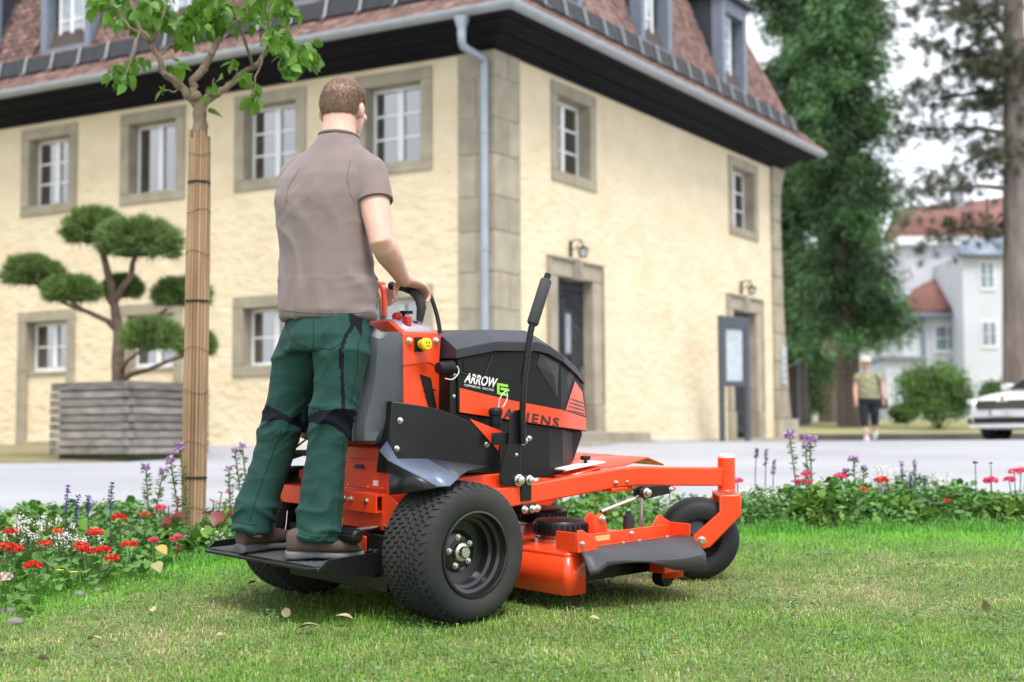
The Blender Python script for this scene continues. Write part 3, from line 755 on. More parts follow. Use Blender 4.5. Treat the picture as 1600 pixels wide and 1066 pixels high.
for i in range(15):
    t = i / 14; yo = lerp(-.715, -.80, min(1, t * 1.15)); z0 = .222
    xi, xo = lerp(.42, 1.03, t), lerp(.41, .955, t)
    zo = .178 + .010 * math.sin(t * 5.5 + .6) - .022 * (t < .12); dr = interp(t, [0, .1, .4, .5, .72, 1], [.018, .018, .006, .008, .04, .062])
    rows.append([Vector((xi, -.60, z0)), Vector((xi, -.668, z0)), Vector((lerp(xi, xo, .5), lerp(-.668, yo, .5), lerp(z0, zo, .42))), Vector((xo, yo, zo)), Vector((xo, yo - .006, zo - dr))])
mb.loft(rows, cap=False, closed=False)
o = P_(mb, 'chute_flap', M('flap_rubber', (.035, .034, .042), .5, var=.25, vs=5, bump=.001, bs=60), smooth=28); q = o.modifiers.new('t', 'SOLIDIFY'); q.thickness = .009
# lift linkage
la = P_(MB().prism([(.92, .372), (.955, .36), (1.10, .372), (1.12, .39), (1.10, .405), (.955, .41), (.92, .40)], -.50, -.492, 'y').prism([(.92, .372), (.955, .36), (1.10, .372), (1.12, .39), (1.10, .405), (.955, .41), (.92, .40)], -.47, -.462, 'y'), 'lift_arm', m_bk, .002)
bolt((.955, -.50, .385), .015, 'y', -1, la); bolt((1.10, -.50, .388), .009, 'y', -1, la)
P_(MB().tube([(.95, -.48, .38), (.945, -.48, .22)], .008, 8), 'lift_rod', m_zn)
P_(MB().tube([(.94, -.48, .37), (.74, -.46, .325)], .007, 8), 'lift_rod', m_zn)
P_(MB().lathe([(.022, .214), (.022, .30), (.012, .302), (.012, .315)], 14, (.885, -.47, 0)), 'spring_post', m_lid)
for y in (-.50, -.45):
    P_(MB().prism([(.66, .214), (.66, .30), (.675, .32), (.70, .325), (.725, .31), (.735, .214)], y, y + .006, 'y'), 'deck_ear', m_or, .002)
bolt((.70, -.50, .303), .012, 'y', -1)
# ---- lever with its bracket
lb = P_(MB().prism([(.335, .70), (.352, .722), (.39, .728), (.39, .63), (.388, .485), (.442, .475), (.442, .385), (.388, .385), (.388, .44), (.29, .452), (.285, .50), (.33, .61)], -.385, -.377, 'y'), 'lever_bracket', m_bk, .002)
for x, z, r in ((.375, .465, .017), (.43, .462, .014), (.40, .61, .013), (.43, .618, .008), (.365, .56, .005)): bolt((x, -.385, z), r, 'y', -1, lb)
P_(MB().bx(.26, .41, -.372, -.362, .60, .645), 'link_arm', m_bk, .003)
lv = P_(MB().tube([(.385, -.40, .60), (.383, -.40, .72), (.392, -.40, .84), (.425, -.40, 1.01), (.438, -.40, 1.05), (.52, -.40, 1.235)], .0125, 10), 'lift_lever', m_bk)
MB().tube([(.436, -.40, 1.045), (.4385, -.40, 1.05), (.508, -.40, 1.208), (.5105, -.40, 1.213)], [.019, .0225, .0225, .019], 14).build('grip', m_foam, lv)
fk = P_(MB().bx(.385, .46, -.40, -.30, .335, .375), 'pivot_arm', m_bk, .006)
for x in (.39, .43, .455): bolt((x, -.40, .355), .011, 'y', -1, fk)
# ---- battery box
def mir(poly): return poly + [Vector((p.x, -p.y, p.z)) for p in reversed(poly)]
X0, X1, X2 = .18, .715, .955
def ring(x, y, zb, zt): return [Vector((x, -y, zb)), Vector((x, -y, zt)), Vector((x, y, zt)), Vector((x, y, zb))]
mb = MB()
# upper body (above the stripe's lower edge), lower tub
def zl(x): return interp(x, [.17, .36, .58, .64, .925, .965], [.918, .945, .942, .93, .812, .685])
def zm(x): return interp(x, [.18, .715, .965], [.718, .640, .612])
sec = [(X0, .27), (.36, .27), (.58, .27), (.64, .27), (X1, .27), (.84, .222), (.925, .183), (.965, .165)]
mb.loft([ring(x, y, zm(x), zl(x)) for x, y in sec])
mb.loft([ring(x, y2, zb, zm(x) - .001) for x, y2, zb in ((.18, .262, .46), (.45, .262, .452), (.66, .262, .452), (.75, .243, .465), (.885, .165, .49), (.948, .158, .600))])
box = P_(mb, 'battery_box', m_pl, .003, smooth=8)
lid = MB(); rings = []
for x, y in ((.165, .272), (.36, .277), (.58, .277), (.64, .277), (.725, .274), (.84, .228), (.935, .18)):
    z = zl(x) if x < .93 else .806
    h1, h2 = (.036, .082) if x < .6 else (.034, .070) if x < .65 else (.028, .052) if x < .9 else (.02, .032)
    rings.append(mir([Vector((x, -y - .006, z)), Vector((x, -y - .006, z + h1)), Vector((x, -y + .07, z + h2))]))
lid.loft(rings); P_(lid, 'battery_lid', m_lid, .003, smooth=8)
# facets on the side
def onside_(x, z): return Vector((x, -interp(x, [X0, X1, .84, .965], [.27, .27, .222, .165]) - .002, z))
fv = [Vector((.60, -.2715, .934)), Vector((.582, -.2715, .890)), Vector((.690, -.2715, .762)), onside_(.80, .808), onside_(.835, .852), Vector((.70, -.2715, .893))]
MB().add(fv + [Vector((.668, -.2795, .848))], [(0, 1, 6), (1, 2, 6), (2, 3, 6), (3, 4, 5, 6), (5, 0, 6)]).build('facet_panel', M('lit_facet_plastic', (.030, .032, .036), .42, spec=.35), box, smooth=5)  # same box plastic, painted lighter where the facet catches light from above
MB().prism([(.205, .915), (.335, .928), (.295, .845), (.205, .872)], -.273, -.2705, 'y').build('side_panel', m_pl, box, bev=.001)
MB().rect([(.35, -.272, .928), (.30, -.272, .835), (.195, -.272, .868)], .004, .004, up=(0, 1, 0)).build('panel_edge', m_lid, box)
# orange decals
def onside(x, z, e=.0016):
    y = interp(x, [X0, X1, .84, .965], [.27, .27, .222, .165]); return Vector((x, -y - e, z))
st = lambda x: interp(x, [.18, .40, .715, .965], [.812, .765, .712, .668])
sb = lambda x: zm(x) + .004
xs = [.186, .30, .45, .60, .713, .78, .84, .90, .958]
mb = MB(); mb.loft([[onside(x, sb(x), .0022), onside(x, st(x), .0022)] for x in xs], cap=False, closed=False)
mb.build('orange_stripe', m_or, box)
MB().add([onside(.75, .709, .0025), onside(.952, .676, .0025), onside(.918, .775, .0025), onside(.84, .822, .0025), onside(.84, .694, .0026)], [(0, 4, 3), (4, 1, 2, 3)]).build('orange_patch', m_or, box)
m_ink = M('decal_ink', (.02, .02, .022), .45, var=.0)
for i in range(4):
    z0 = .708 + .015 * i; xa = .765 + .010 * i; xb = .938 - .003 * i
    MB().add([onside(xa, z0, .0032), onside(.84, z0 - .012, .0034), onside(xb, z0 - .026, .0032), onside(xb, z0 - .0215, .0032), onside(.84, z0 - .0065, .0034), onside(xa, z0 + .0025, .0032)], [(0, 1, 4, 5), (1, 2, 3, 4)]).build('decal_line', m_ink, box)
# lettering
def put_text(nm, txt, size, x, z, tilt, mat, y=-.2735, **k):
    me = text_mesh(txt, size, **k); me.materials.append(mat)
    o = link(nm, me, box, None, Matrix.Translation((x, y, z)) @ Matrix.Rotation(tilt, 4, 'Y') @ Matrix.Rotation(math.pi / 2, 4, 'X'))
    return o, max(v.co.x for v in me.vertices)
def fit_text(nm, txt, w, size, x, z, tilt, mat, **k):
    o, wd = put_text(nm, txt, size, x, z, tilt, mat, **k); o.scale = (w / wd, 1, 1); return o
tl_ = math.atan2(.0525, .315)
m_green = M('decal_green', (.30, .75, .08), .4, var=0)
fit_text('maker_lettering', 'ARIENS', .295, .052, .405, .692, tl_, m_ink, spacing=1.3, bold=.0013)
fit_text('model_lettering', 'ARROW', .165, .050, .208, .832, tl_ * .95, m_wh, shear=.28, bold=.0012)
fit_text('subtitle_lettering', 'COMMERCIAL  ELECTRIC', .150, .012, .206, .817, tl_ * .95, m_wh, spacing=1.2)
mb = MB()
for w, z, x0 in ((.052, .815, .376), (.044, .798, .390), (.052, .781, .376)):
    mb.prism([(x0, z), (x0 + w, z - w * .16), (x0 + w, z - w * .16 + .010), (x0, z + .010)], -.2736, -.2725, 'y')
mb.prism([(.372, .783), (.384, .779), (.384, .823), (.372, .825)], -.2736, -.2725, 'y')
mb.build('leaf_emblem', m_green, box)
# black plate between tower and battery, rubber caps with loops
P_(MB().bx(.150, .178, -.262, .262, .46, .91), 'bulkhead_plate', m_bk, .003)
for z in (.70, .78, .86): bolt((.166, -.262, z), .005, 'y', -1)
for (x, y, z, sx) in ((.128, -.272, .885, 1), (.33, -.31, .705, 0)):
    c = P_(MB().lathe([(0, -.045), (.021, -.045), (.023, -.035), (.023, .0), (.027, .004), (.027, .02), (.020, .028), (0, .03)], 14, (0, 0, 0), 'x' if sx else 'z').xf(Matrix.Translation((x, y, z))), 'rubber_cap', m_pl)
    if sx: pts = [(x + .02, y - .005, z), (x + .040, y - .008, z + .004), (x + .043, y - .012, z - .018), (x + .012, y - .014, z - .042), (x - .022, y - .012, z - .038)]
    else: pts = [(x + .005, y - .01, z + .03), (x + .01, y - .015, z + .065), (x + .035, y - .02, z + .09), (x + .04, y - .02, z + .06), (x + .02, y - .018, z + .03)]
    cu = []
    for i in range(len(pts) - 1):
        for t in (0, .25, .5, .75):
            p0, p1, p2, p3 = [Vector(pts[min(max(j, 0), len(pts) - 1)]) for j in (i - 1, i, i + 1, i + 2)]
            cu.append(.5 * ((2 * p1) + (p2 - p0) * t + (2 * p0 - 5 * p1 + 4 * p2 - p3) * t * t + (3 * p1 - p0 - 3 * p2 + p3) * t ** 3))
    MB().tube(cu + [Vector(pts[-1])], .0022, 6).build('tether', M('pale_cord', (.7, .66, .66), .6), c)
# ---- control tower
tow = P_(MB().prism([(-.20, .44), (-.20, 1.012), (-.11, 1.062), (.11, 1.062), (.20, 1.012), (.20, .44)], -.022, .152, 'x'), 'control_tower', m_or, .006)
MB().prism([(-.026, .895), (-.026, 1.008), (.156, 1.012), (.144, .885), (.100, .905)], -.2035, -.2005, 'y').build('tower_side_plate', m_or, tow, bev=.001)
mb = MB().add([(-.005, -.190, 1.0195), (.140, -.190, 1.0195), (.140, -.108, 1.065), (-.005, -.108, 1.065), (.140, .108, 1.065), (-.005, .108, 1.065), (.140, .19, 1.0195), (-.005, .19, 1.0195)], [(0, 1, 2, 3), (3, 2, 4, 5), (5, 4, 6, 7)])
o = mb.build('control_panel', M('panel_glare', (.42, .36, .42), .25, var=.1), tow); q = o.modifiers.new('t', 'SOLIDIFY'); q.thickness = .004  # pale lilac base colour paints the glare on the panel top
bolt((.002, -.2035, .985), .010, 'y', -1, tow); bolt((.128, -.2035, .985), .010, 'y', -1, tow)
pp = MB().bx(.026, .062, -.212, -.2035, .945, .998).build('plug_base', m_pl, tow, bev=.003)
MB().lathe([(.017, 0), (.019, -.012), (.023, -.02), (.023, -.036), (.018, -.04), (0, -.04)], 20, (.052, -.212, .972), 'y').build('yellow_plug', m_yel, tow)
for dx, dz in ((-.006, .006), (.006, .006), (-.004, -.007), (.006, -.006)): MB().bx(.052 + dx - .002, .052 + dx + .002, -.2535, -.251, .972 + dz - .003, .972 + dz + .003).build('plug_slot', m_ink, tow)
MB().prism([(.055, .862), (.105, .848), (.135, .722), (.098, .735)], -.2055, -.2005, 'y').build('latch_plate', m_bk, tow, bev=.001)
MB().tube([(.07, -.214, .800), (.118, -.214, .803)], .0035, 6).build('latch_pin', m_bk, tow)
MB().bx(.03, .052, -.16, -.13, 1.04, 1.075).lathe([(.0, 0), (.017, 0), (.020, .014), (.012, .026), (0, .028)], 12, (.03, -.10, 1.064)).build('red_key_switch', M('red_plastic', (.55, .02, .03), .4), tow, bev=.003)
MB().lathe([(.0, 0), (.006, 0), (.006, .02), (.016, .022), (.016, .032), (0, .032)], 12, (.085, -.07, 1.064)).box((.10, -.07, 1.092), (.05, .012, .012)).build('throttle_knob', m_pl, tow)
MB().bx(.085, .125, -.135, -.10, 1.052, 1.058).build('panel_display', m_ink, tow)
# knee pad
rings = []
for z, xr, xf in ((.615, -.205, -.13), (.63, -.235, -.118), (.66, -.243, -.10), (.72, -.240, -.06), (.775, -.222, -.026), (.84, -.203, -.026), (.93, -.190, -.026), (1.0, -.178, -.026), (1.03, -.168, -.03)):
    top = max(0, (z - .93) / .10); dz = lambda y: z + .038 * top * (1 if abs(y) < .15 else -.35)
    ed = .02 if z < .62 or z > 1.02 else 0
    rg = [(xf, -.205), (xf - .05, -.222), (lerp(xf, xr, .72), -.205), (xr, -.125), (xr - .004, 0), (xr, .125), (lerp(xf, xr, .72), .205), (xf - .05, .222), (xf, .205)]
    rings.append([Vector((x + ed * .6 * (x < xf - .03), y * (1 - ed * 2), dz(y))) for x, y in rg])
pad = P_(MB().loft(rings), 'knee_pad', m_pad, .012, seg=3)
for y in (-.14, .14):
    seam = [Vector((lerp(r[1 if y < 0 else 7].x, r[3].x, .82) - .006, y * 1.23, r[3].z)) for r in rings[1:-1]]
    MB().tube(seam, .0035, 6).build('seam', m_pad, pad)
# ---- side covers and fenders
for s_ in (-1, 1):
    def Y(y): return s_ * y
    bot = [(-.150, .20, .515), (-.135, .245, .515), (-.015, .325, .508), (.345, .325, .49), (.345, .20, .49)]
    top = [(-.112, .20, .770), (-.110, .245, .770), (.035, .325, .742), (.345, .325, .635), (.345, .20, .635)]
    c = MB().loft([[Vector((x, Y(y), z)) for x, y, z in bot], [Vector((x, Y(y), z)) for x, y, z in top]])
    cv = P_(c, 'side_cover', m_bk, .004)
    MB().prism([(.185, .699), (.346, .646), (.325, .575)], Y(.3265), Y(.3285), 'y').build('orange_corner', m_or, cv)
    bolt((.27, Y(.326), .60), .009, 'y', s_, cv)
    for z in (.60, .70): bolt((-.138 + (z - .515) * .16 + .02, Y(.262), z), .009, 'y', s_, cv)
    def mq(u, v, y):
        p = mp(u, v, y=-y); return Vector((p.x, Y(y), p.z))
    a, b, c_, d, e, f_, g, h = mq(604, 688, .235), mq(592, 703, .25), mq(605, 718, .30), mq(682, 759, .54), mq(702, 758, .56), mq(716, 744, .55), mq(666, 716, .33), mq(620, 716, .33)
    i_, j = mq(731, 734, .52), mq(761, 728, .345); k_, l_ = mq(775, 745, .36), mq(652, 767, .50)
    m_ = mq(607, 772, .345)
    fd = MB().add([a, b, c_, h, d, g, e, f_], [(0, 1, 2, 3), (3, 2, 4, 5), (5, 4, 6, 7)]).build('fender', m_al, mower, smooth=12)
    q = fd.modifiers.new('t', 'SOLIDIFY'); q.thickness = .005
    p2 = MB().add([g, f_, i_, j], [(0, 1, 2, 3)]).build('fender_top', m_lid, fd, smooth=12); q = p2.modifiers.new('t', 'SOLIDIFY'); q.thickness = .004
    p3 = MB().add([c_ + Vector((0, 0, -.004)), d + Vector((0, 0, -.004)), l_, m_], [(0, 1, 2, 3)]).build('fender_skirt', m_bk, fd, smooth=12); q = p3.modifiers.new('t', 'SOLIDIFY'); q.thickness = .004
# ---- rear body and chassis
rb = P_(MB().prism([(-.115, .33), (-.115, .60), (-.06, .625), (.35, .625), (.35, .33)], -.232, .232, 'y'), 'rear_body', m_or, .006)
P_(MB().bx(-.10, .40, -.35, .35, .385, .49), 'chassis', m_or, .004)
MB().bx(-.122, -.1155, -.235, .235, .45, .555).build('rear_panel', M('orange_panel', (.72, .06, .015), .4, coat=.2), rb, bev=.002)
MB().bx(-.1235, -.1225, -.18, -.15, .463, .483).build('rear_sticker', m_wh, rb); MB().bx(-.1235, -.1225, .10, .17, .47, .54).build('rear_sticker', m_wh, rb)
MB().prism([(-.10, .52), (-.04, .52), (-.05, .535), (-.09, .535)], -.128, -.1225, 'x').build('rear_slot', m_ink, rb)
for y in (-.20, -.12, .0, .09): bolt((-.1225, y, .457), .003, 'x', -1, rb)
# bumper channel: hollow rectangular tube
bm_ = MB(); x0, x1, z0, z1 = -.185, -.118, .375, .44; t = .007
for q in ((x0, x1, z0, z0 + t), (x0, x1, z1 - t, z1), (x0, x0 + t, z0 + t, z1 - t), (x1 - t, x1, z0 + t, z1 - t)): bm_.bx(q[0], q[1], -.245, .435, q[2], q[3])
bp = P_(bm_, 'bumper_bar', m_or)
for y in (-.06, -.10, -.19): bolt((-.185, y, .415), .009, 'x', -1, bp)
MB().prism([(-.245, .44), (-.245, .33), (-.30, .32), (-.40, .335), (-.40, .385), (-.29, .44)], -.16, -.152, 'x').build('guard_plate', m_or, bp, bev=.003)
P_(MB().prism([(.20, .31), (.20, .375), (-.245, .375), (-.245, .31)], -.15, -.118, 'x'), 'lower_plate', m_or, .004)
P_(MB().bx(-.12, .36, -.34, .34, .15, .335), 'drive_motor_housing', m_bk, .01)
P_(MB().prism([(-.14, .10), (-.17, .16), (.36, .16), (.36, .10)], -.315, .315, 'y'), 'axle_plate', m_or, .005)
P_(MB().bx(-.18, -.16, -.30, .30, .10, .30), 'rear_shield', m_bk, .004)
MB().bx(-.19, -.181, -.19, -.14, .235, .29).build('red_reflector', m_or, mower, bev=.003)
for y in (-.07, .28):
    P_(MB().tube([(-.20, y, .345), (-.215, y - .015, .30), (-.235, y - .03, .255), (-.24, y - .05, .245)], .0018, 6), 'brake_wire', m_zn)
# pedal with ribbed grip
pr = P_(MB().tube([(-.15, -.225, .325), (-.25, -.215, .318)], .009, 8), 'pedal_rod', m_zn)
A, B = Vector((-.275, -.13, .303)), Vector((-.275, -.265, .303)); mb = MB()
mb.tube([A, A.lerp(B, .04), A.lerp(B, .93), B], [.019, .024, .024, .016], 18)
for j in range(12):
    a = 2 * math.pi * j / 12; o_ = Vector((math.cos(a), 0, math.sin(a))) * .0245
    mb.tube([A + o_, A.lerp(B, .92) + o_], .0028, 5)
mb.build('pedal_grip', m_pl, pr)
# ---- platform
PX0, PX1, PY0, PY1, PZ = -.475, -.17, -.265, .45, .212
pf = P_(MB().prism([(PX0, PY0 + .03), (PX0, PY1 - .03), (PX0 + .035, PY1), (PX1, PY1), (PX1, PY0), (PX0 + .035, PY0)], PZ - .012, PZ, 'z'), 'foot_platform', m_bk, .003)
for (y, sy) in ((PY0, -1), (PY1, 1)):
    MB().prism([(PX0 + .02, PZ - .011), (PX0 + .06, PZ + .024), (PX1, PZ + .03), (PX1, PZ - .05), (PX0 + .20, PZ - .045)], y - .004, y + .004, 'y').build('platform_lip', m_bk, pf, bev=.002)
MB().bx(PX0 + .03, PX1 - .01, PY0 + .02, PY1 - .02, PZ + .0005, PZ + .003).build('grip_mat', M('grit_mat', (.05, .055, .065), .85, var=.25, vs=60, bump=.003, bs=180), pf)
for y in (PY0 + .03, PY1 - .03): P_(MB().bx(-.20, -.12, y - .02, y + .02, .15, .25), 'platform_hinge', m_bk, .006)
# ---- handlebars
def hb(nm, pts, r, mat, par=None):
    pts = [Vector(p) for p in pts]; cu = []
    for i in range(len(pts) - 1):
        p0, p1, p2, p3 = [pts[min(max(j, 0), len(pts) - 1)] for j in (i - 1, i, i + 1, i + 2)]
        for t in (0, .2, .4, .6, .8): cu.append(.5 * ((2 * p1) + (p2 - p0) * t + (2 * p0 - 5 * p1 + 4 * p2 - p3) * t * t + (3 * p1 - p0 - 3 * p2 + p3) * t ** 3))
    return MB().tube(cu + [pts[-1]], r, 12).build(nm, mat, par or mower)
zt = 1.155
hb('orange_hand_loop', [mp(600, 492, x=.0), mp(600, 460, x=.0), mp(597, 447, x=.0) , mp(588, 442, x=.0), Vector((0, .05, zt + .03)), Vector((0, .12, zt + .03)), Vector((0, .155, zt)), Vector((0, .165, 1.06))], .011, m_or)
ob = [mp(688, 520, x=.145), mp(683, 492, x=.145), mp(673, 462, x=.135), mp(664, 455, x=.13), mp(640, 452, x=.115), mp(600, 449, x=.10)]
y_e = ob[-1].y
hb('operator_bar', ob + [Vector((.115, .11, ob[3].z)), Vector((.135, .165, ob[2].z)), Vector((.145, .185, 1.02))], .008, m_bk)
for s_ in (-1, 1):
    ps = [mp(650, 520, x=.10), mp(656, 500, x=.105), mp(659, 480, x=.10), mp(655, 464, x=.09), mp(645, 455, x=.08), mp(630, 449, x=.07), mp(613, 446, x=.07)]
    if s_ > 0:
        sh = ps[0].y; ps = [Vector((p.x, -p.y + .02, p.z)) for p in ps]
    lvv = hb('control_lever', ps[:2], .009, m_zn)
    MB().tube(ps[1:4] + [ps[4]], [.013, .0185, .0185, .016], 12).build('lever_grip', m_foam, lvv)
    MB().tube(ps[3:], [.012, .0135, .0135, .0135], 12).build('lever_handle', m_pl, lvv)
    MB().ball(ps[-1], .0165, 10, 8).build('lever_end', m_pl, lvv)
HANDR, HANDL = mw(*mp(642, 452, x=.075)), None

cv_, cf_, ca_ = [], [], []
for _ in range(900):
    k = rng.random()
    if k < .6: p = Vector((rng.uniform(.40, 1.0), rng.uniform(-.55, .5), .2155))
    elif k < .85: p = Vector((rng.uniform(PX0 + .02, PX1 - .02), rng.uniform(PY0 + .02, PY1 - .02), PZ + .0042))
    else: p = Vector((rng.uniform(.45, 1.0), rng.uniform(-.66, -.57), .2205))
    a = rng.uniform(0, 6.28); d = Vector((math.cos(a), math.sin(a), rng.uniform(0, .25))) * rng.uniform(.008, .022); sd = Vector((-math.sin(a), math.cos(a), 0)) * .0009
    b = len(cv_); cv_ += [p - sd, p + sd, p + d]; cf_.append((b, b + 1, b + 2)); c_ = rng.choice(((.20, .34, .07), (.5, .45, .24), (.34, .36, .14))); ca_ += [c_] * 3
o = link('grass_clippings', quick('grass_clippings', cv_, cf_, M('grass_blade', (.92, .92, .92), .6, var=.08, attr=True, trans=.25), ca_), mower); o['kind'] = 'stuff'
# ================================================================== PEOPLE
def ringpts(c, r, f, a, b, n=22, p=2.3):
    out = []
    for j in range(n):
        t = 2 * math.pi * j / n; ct, st = math.cos(t), math.sin(t)
        out.append(c + r * (a * math.copysign(abs(ct) ** (2 / p), ct)) + f * (b * math.copysign(abs(st) ** (2 / p), st)))
    return out
def fin(me, mats, name, parent, loc, smooth=True):
    for v in me.vertices: v.co = v.co - loc
    me.materials.clear()
    for m in (mats if isinstance(mats, (list, tuple)) else [mats]): me.materials.append(m)
    me.polygons.foreach_set('use_smooth', [True] * len(me.polygons)); me.name = name
    return link(name, me, parent)
def vnormals(me):
    a = np.empty(len(me.vertices) * 3, np.float32); me.vertices.foreach_get('normal', a); return a.reshape(-1, 3)
def coords(me):
    a = np.empty(len(me.vertices) * 3, np.float32); me.vertices.foreach_get('co', a); return a.reshape(-1, 3)
def displace(me, fn):
    co, nm = coords(me), vnormals(me)
    for i in range(len(co)): co[i] += nm[i] * fn(Vector(co[i]))
    me.vertices.foreach_set('co', co.ravel()); me.update()

m_skin = M('skin', (.62, .37, .30), .5, col2=(.70, .42, .345), vs=22, sub=.12, bump=.0006, bs=300)
m_shirt = M('taupe_cotton', (.198, .155, .150), .92, var=.07, vs=5, bump=.0006, bs=420, sheen=.15)
m_trs = M('green_workwear', (.004, .046, .037), .85, var=.14, vs=8, bump=.0006, bs=420)
m_navy = M('navy_patch', (.005, .006, .014), .85, spec=.2, var=.15, vs=8, bump=.0006, bs=420)
m_hair = M('short_hair', (.27, .185, .135), .6, col2=(.35, .25, .185), vs=20)
m_scalp = M('cropped_scalp', (.33, .22, .165), .65, col2=(.27, .18, .135), vs=18, bump=.0015, bs=240)
m_shoe = M('shoe_suede', (.075, .050, .042), .85, var=.2, vs=14, bump=.001, bs=200)
m_sole = M('shoe_sole', (.11, .11, .115), .75, var=.2, vs=20)
ty = math.radians(28); TR = Vector((math.cos(ty), -math.sin(ty), 0)); TF = Vector((math.sin(ty), math.cos(ty), 0))
loc = mw(-.33, .06, .214)
man = empty('person', loc, 'man in taupe T-shirt and green work trousers standing on the mower, seen from behind', 'person')
RS, RE_, RWr = at(577, 262, 5.345), at(596, 376, 5.25), at(629, 433, 5.43)
LS, LE, LWr = at(468, 266, 5.495), at(452, 372, 5.53), at(566, 444, 5.60)
RK, LK = at(655, 446, 5.51), at(600, 450, 5.66)
hy = math.radians(20); HR = Vector((math.cos(hy), -math.sin(hy), 0)); HF = Vector((math.sin(hy), math.cos(hy), -.12)).normalized(); HU = HR.cross(HF)
HCn = at(538, 164, 5.47)
RH = Matrix((HR, HF, HU)).transposed()
def hp(a, b, c): return HCn + HR * a + HF * b + HU * c
mb = MB()
mb.ball(HCn, (.075, .096, .094), 20, 14, RH)
mb.ball(hp(0, .028, -.05), (.064, .075, .078), 16, 12, RH); mb.ball(hp(0, .055, -.095), (.045, .045, .032), 14, 10, RH)
mb.ball(hp(0, .082, -.106), (.022, .018, .016), 10, 8, RH)
mb.tube([hp(0, .088, .002), hp(0, .105, -.028), hp(0, .112, -.043)], [.008, .011, .014], 8)
mb.ball(hp(0, .085, .012), (.052, .016, .012), 12, 8, RH)
for s_ in (-1, 1):
    mb.ball(hp(s_ * .079, -.004, -.028), (.011, .021, .031), 12, 10, RH @ Matrix.Rotation(s_ * .45, 3, 'Z') @ Matrix.Rotation(.15, 3, 'X'))
    mb.ball(hp(s_ * .048, .066, -.03), (.02, .022, .018), 10, 8, RH)
nb = at(531, 232, 5.42)
mb.tube([nb + Vector((0, 0, -.05)), nb, hp(0, -.022, -.09), hp(0, -.02, -.05)], [.085, .068, .061, .062], 16)
# trunk and legs under the clothes keep the body one surface
mb.loft([ringpts(at(512, 500, 5.38), TR, TF, .13, .09), ringpts(at(508, 350, 5.39), TR, TF, .15, .10), ringpts(at(516, 262, 5.42), TR, TF, .14, .085), ringpts(at(528, 228, 5.43), TR, TF, .07, .06)])
for hip, kn, an in (((532, 525, 5.33), (517, 655, 5.31), (500, 850, 5.31)), ((490, 525, 5.43), (447, 645, 5.47), (392, 834, 5.48))):
    mb.tube([at(*hip) + Vector((0, 0, .05)), at(*kn), at(*an)], [.075, .05, .04], 12)
for S, E_, W_, K_ in ((RS, RE_, RWr, RK), (LS, LE, LWr, LK)):
    mb.tube([S.lerp(E_, -.05), S.lerp(E_, .25), S.lerp(E_, .55), S.lerp(E_, .85), E_, E_.lerp(W_, .12), E_.lerp(W_, .35), E_.lerp(W_, .7), W_, W_.lerp(K_, .25)],
            [.056, .057, .055, .046, .043, .046, .047, .036, .029, .030], 16)
# hands: palm, four bent fingers and a thumb closed over the bar
def hand(W_, K_, inward):
    hd = (K_ - W_).normalized(); lat = (ML - hd * ML.dot(hd)).normalized(); up = hd.cross(lat) * 1.0
    if up.z < 0: up = -up
    plm = [W_.lerp(K_, t) for t in (0, .3, .65, 1.0)]
    mb.loft([ringpts(p, lat, up, a, b, 14) for p, a, b in zip(plm, (.027, .036, .042, .041), (.021, .019, .017, .013))])
    for i, (o_, ln) in enumerate(((-.030, .88), (-.010, 1.0), (.011, .97), (.031, .8))):
        q = K_ + lat * (o_ * (1 if inward > 0 else -1)); pts = [q - hd * .02, q]
        for L_, a in ((.040, .45), (.026, 1.35), (.020, 2.1)):
            pts.append(pts[-1] + (hd * math.cos(a) - up * math.sin(a)) * L_ * ln)
        mb.tube(pts, [.0085, .0100, .0092, .0083, .0072], 8); mb.ball(pts[-1], .0072, 8, 6); mb.ball(q, .0102, 8, 6)
    b0 = W_.lerp(K_, .30) + lat * (.027 * inward)
    pts = [b0, b0 + lat * (.028 * inward) + hd * .012 - up * .018, b0 + lat * (.036 * inward) + hd * .020 - up * .048, b0 + lat * (.030 * inward) + hd * .026 - up * .072]
    mb.tube(pts, [.016, .0125, .0105, .0085], 9); mb.ball(pts[-1], .0085, 8, 6)
hand(RWr, RK, 1); hand(LWr, LK, -1)
body = fin(remesh(mb, .0052, 3), m_skin, 'body', man, loc)
for s_ in (-1, 1):
    e = MB().ball(hp(s_ * .032, .086, -.006) - loc, .0125, 12, 8).build('eye', M('eye_white', (.75, .73, .70), .2), body)
    MB().ball(hp(s_ * .032, .0945, -.006) - loc, .006, 10, 6).build('iris', M('iris', (.06, .08, .10), .2), body)
MB().ball(hp(0, .096, -.070) - loc, (.022, .007, .006), 12, 6, RH).build('lips', M('lips', (.42, .17, .15), .5), body)
# hair: cropped shell with short strands
vs, fs, ids = [], [], {}
NU, NV = 60, 40
def hdir(i, j):
    t = math.pi * j / NV; p = 2 * math.pi * i / NU
    return Vector((math.sin(t) * math.sin(p), math.sin(t) * math.cos(p), math.cos(t)))
def hairline(d):   # lowest allowed up-component by direction
    return interp(d.y, [-1, -.6, -.1, .12, .3, .55, .9], [-.74, -.80, -.42, -.40, .05, .42, .50])
for i in range(NU):
    for j in range(NV):
        q = [hdir(i, j), hdir(i + 1, j), hdir(i + 1, j + 1), hdir(i, j + 1)]
        if all(d.z > hairline(d) for d in q):
            f_ = []
            for (a, b), d in zip(((i, j), (i + 1, j), (i + 1, j + 1), (i, j + 1)), q):
                k = (a % NU, b)
                if k not in ids:
                    g = max(0, min(1, (d.z - hairline(d)) / .5)); e = .0008 + .003 * g + .004 * max(0, d.z) ** 2
                    ids[k] = len(vs); vs.append(hp(d.x * (.075 + e), d.y * (.096 + e), d.z * (.094 + e)) - loc)
                f_.append(ids[k])
            fs.append(tuple(f_))
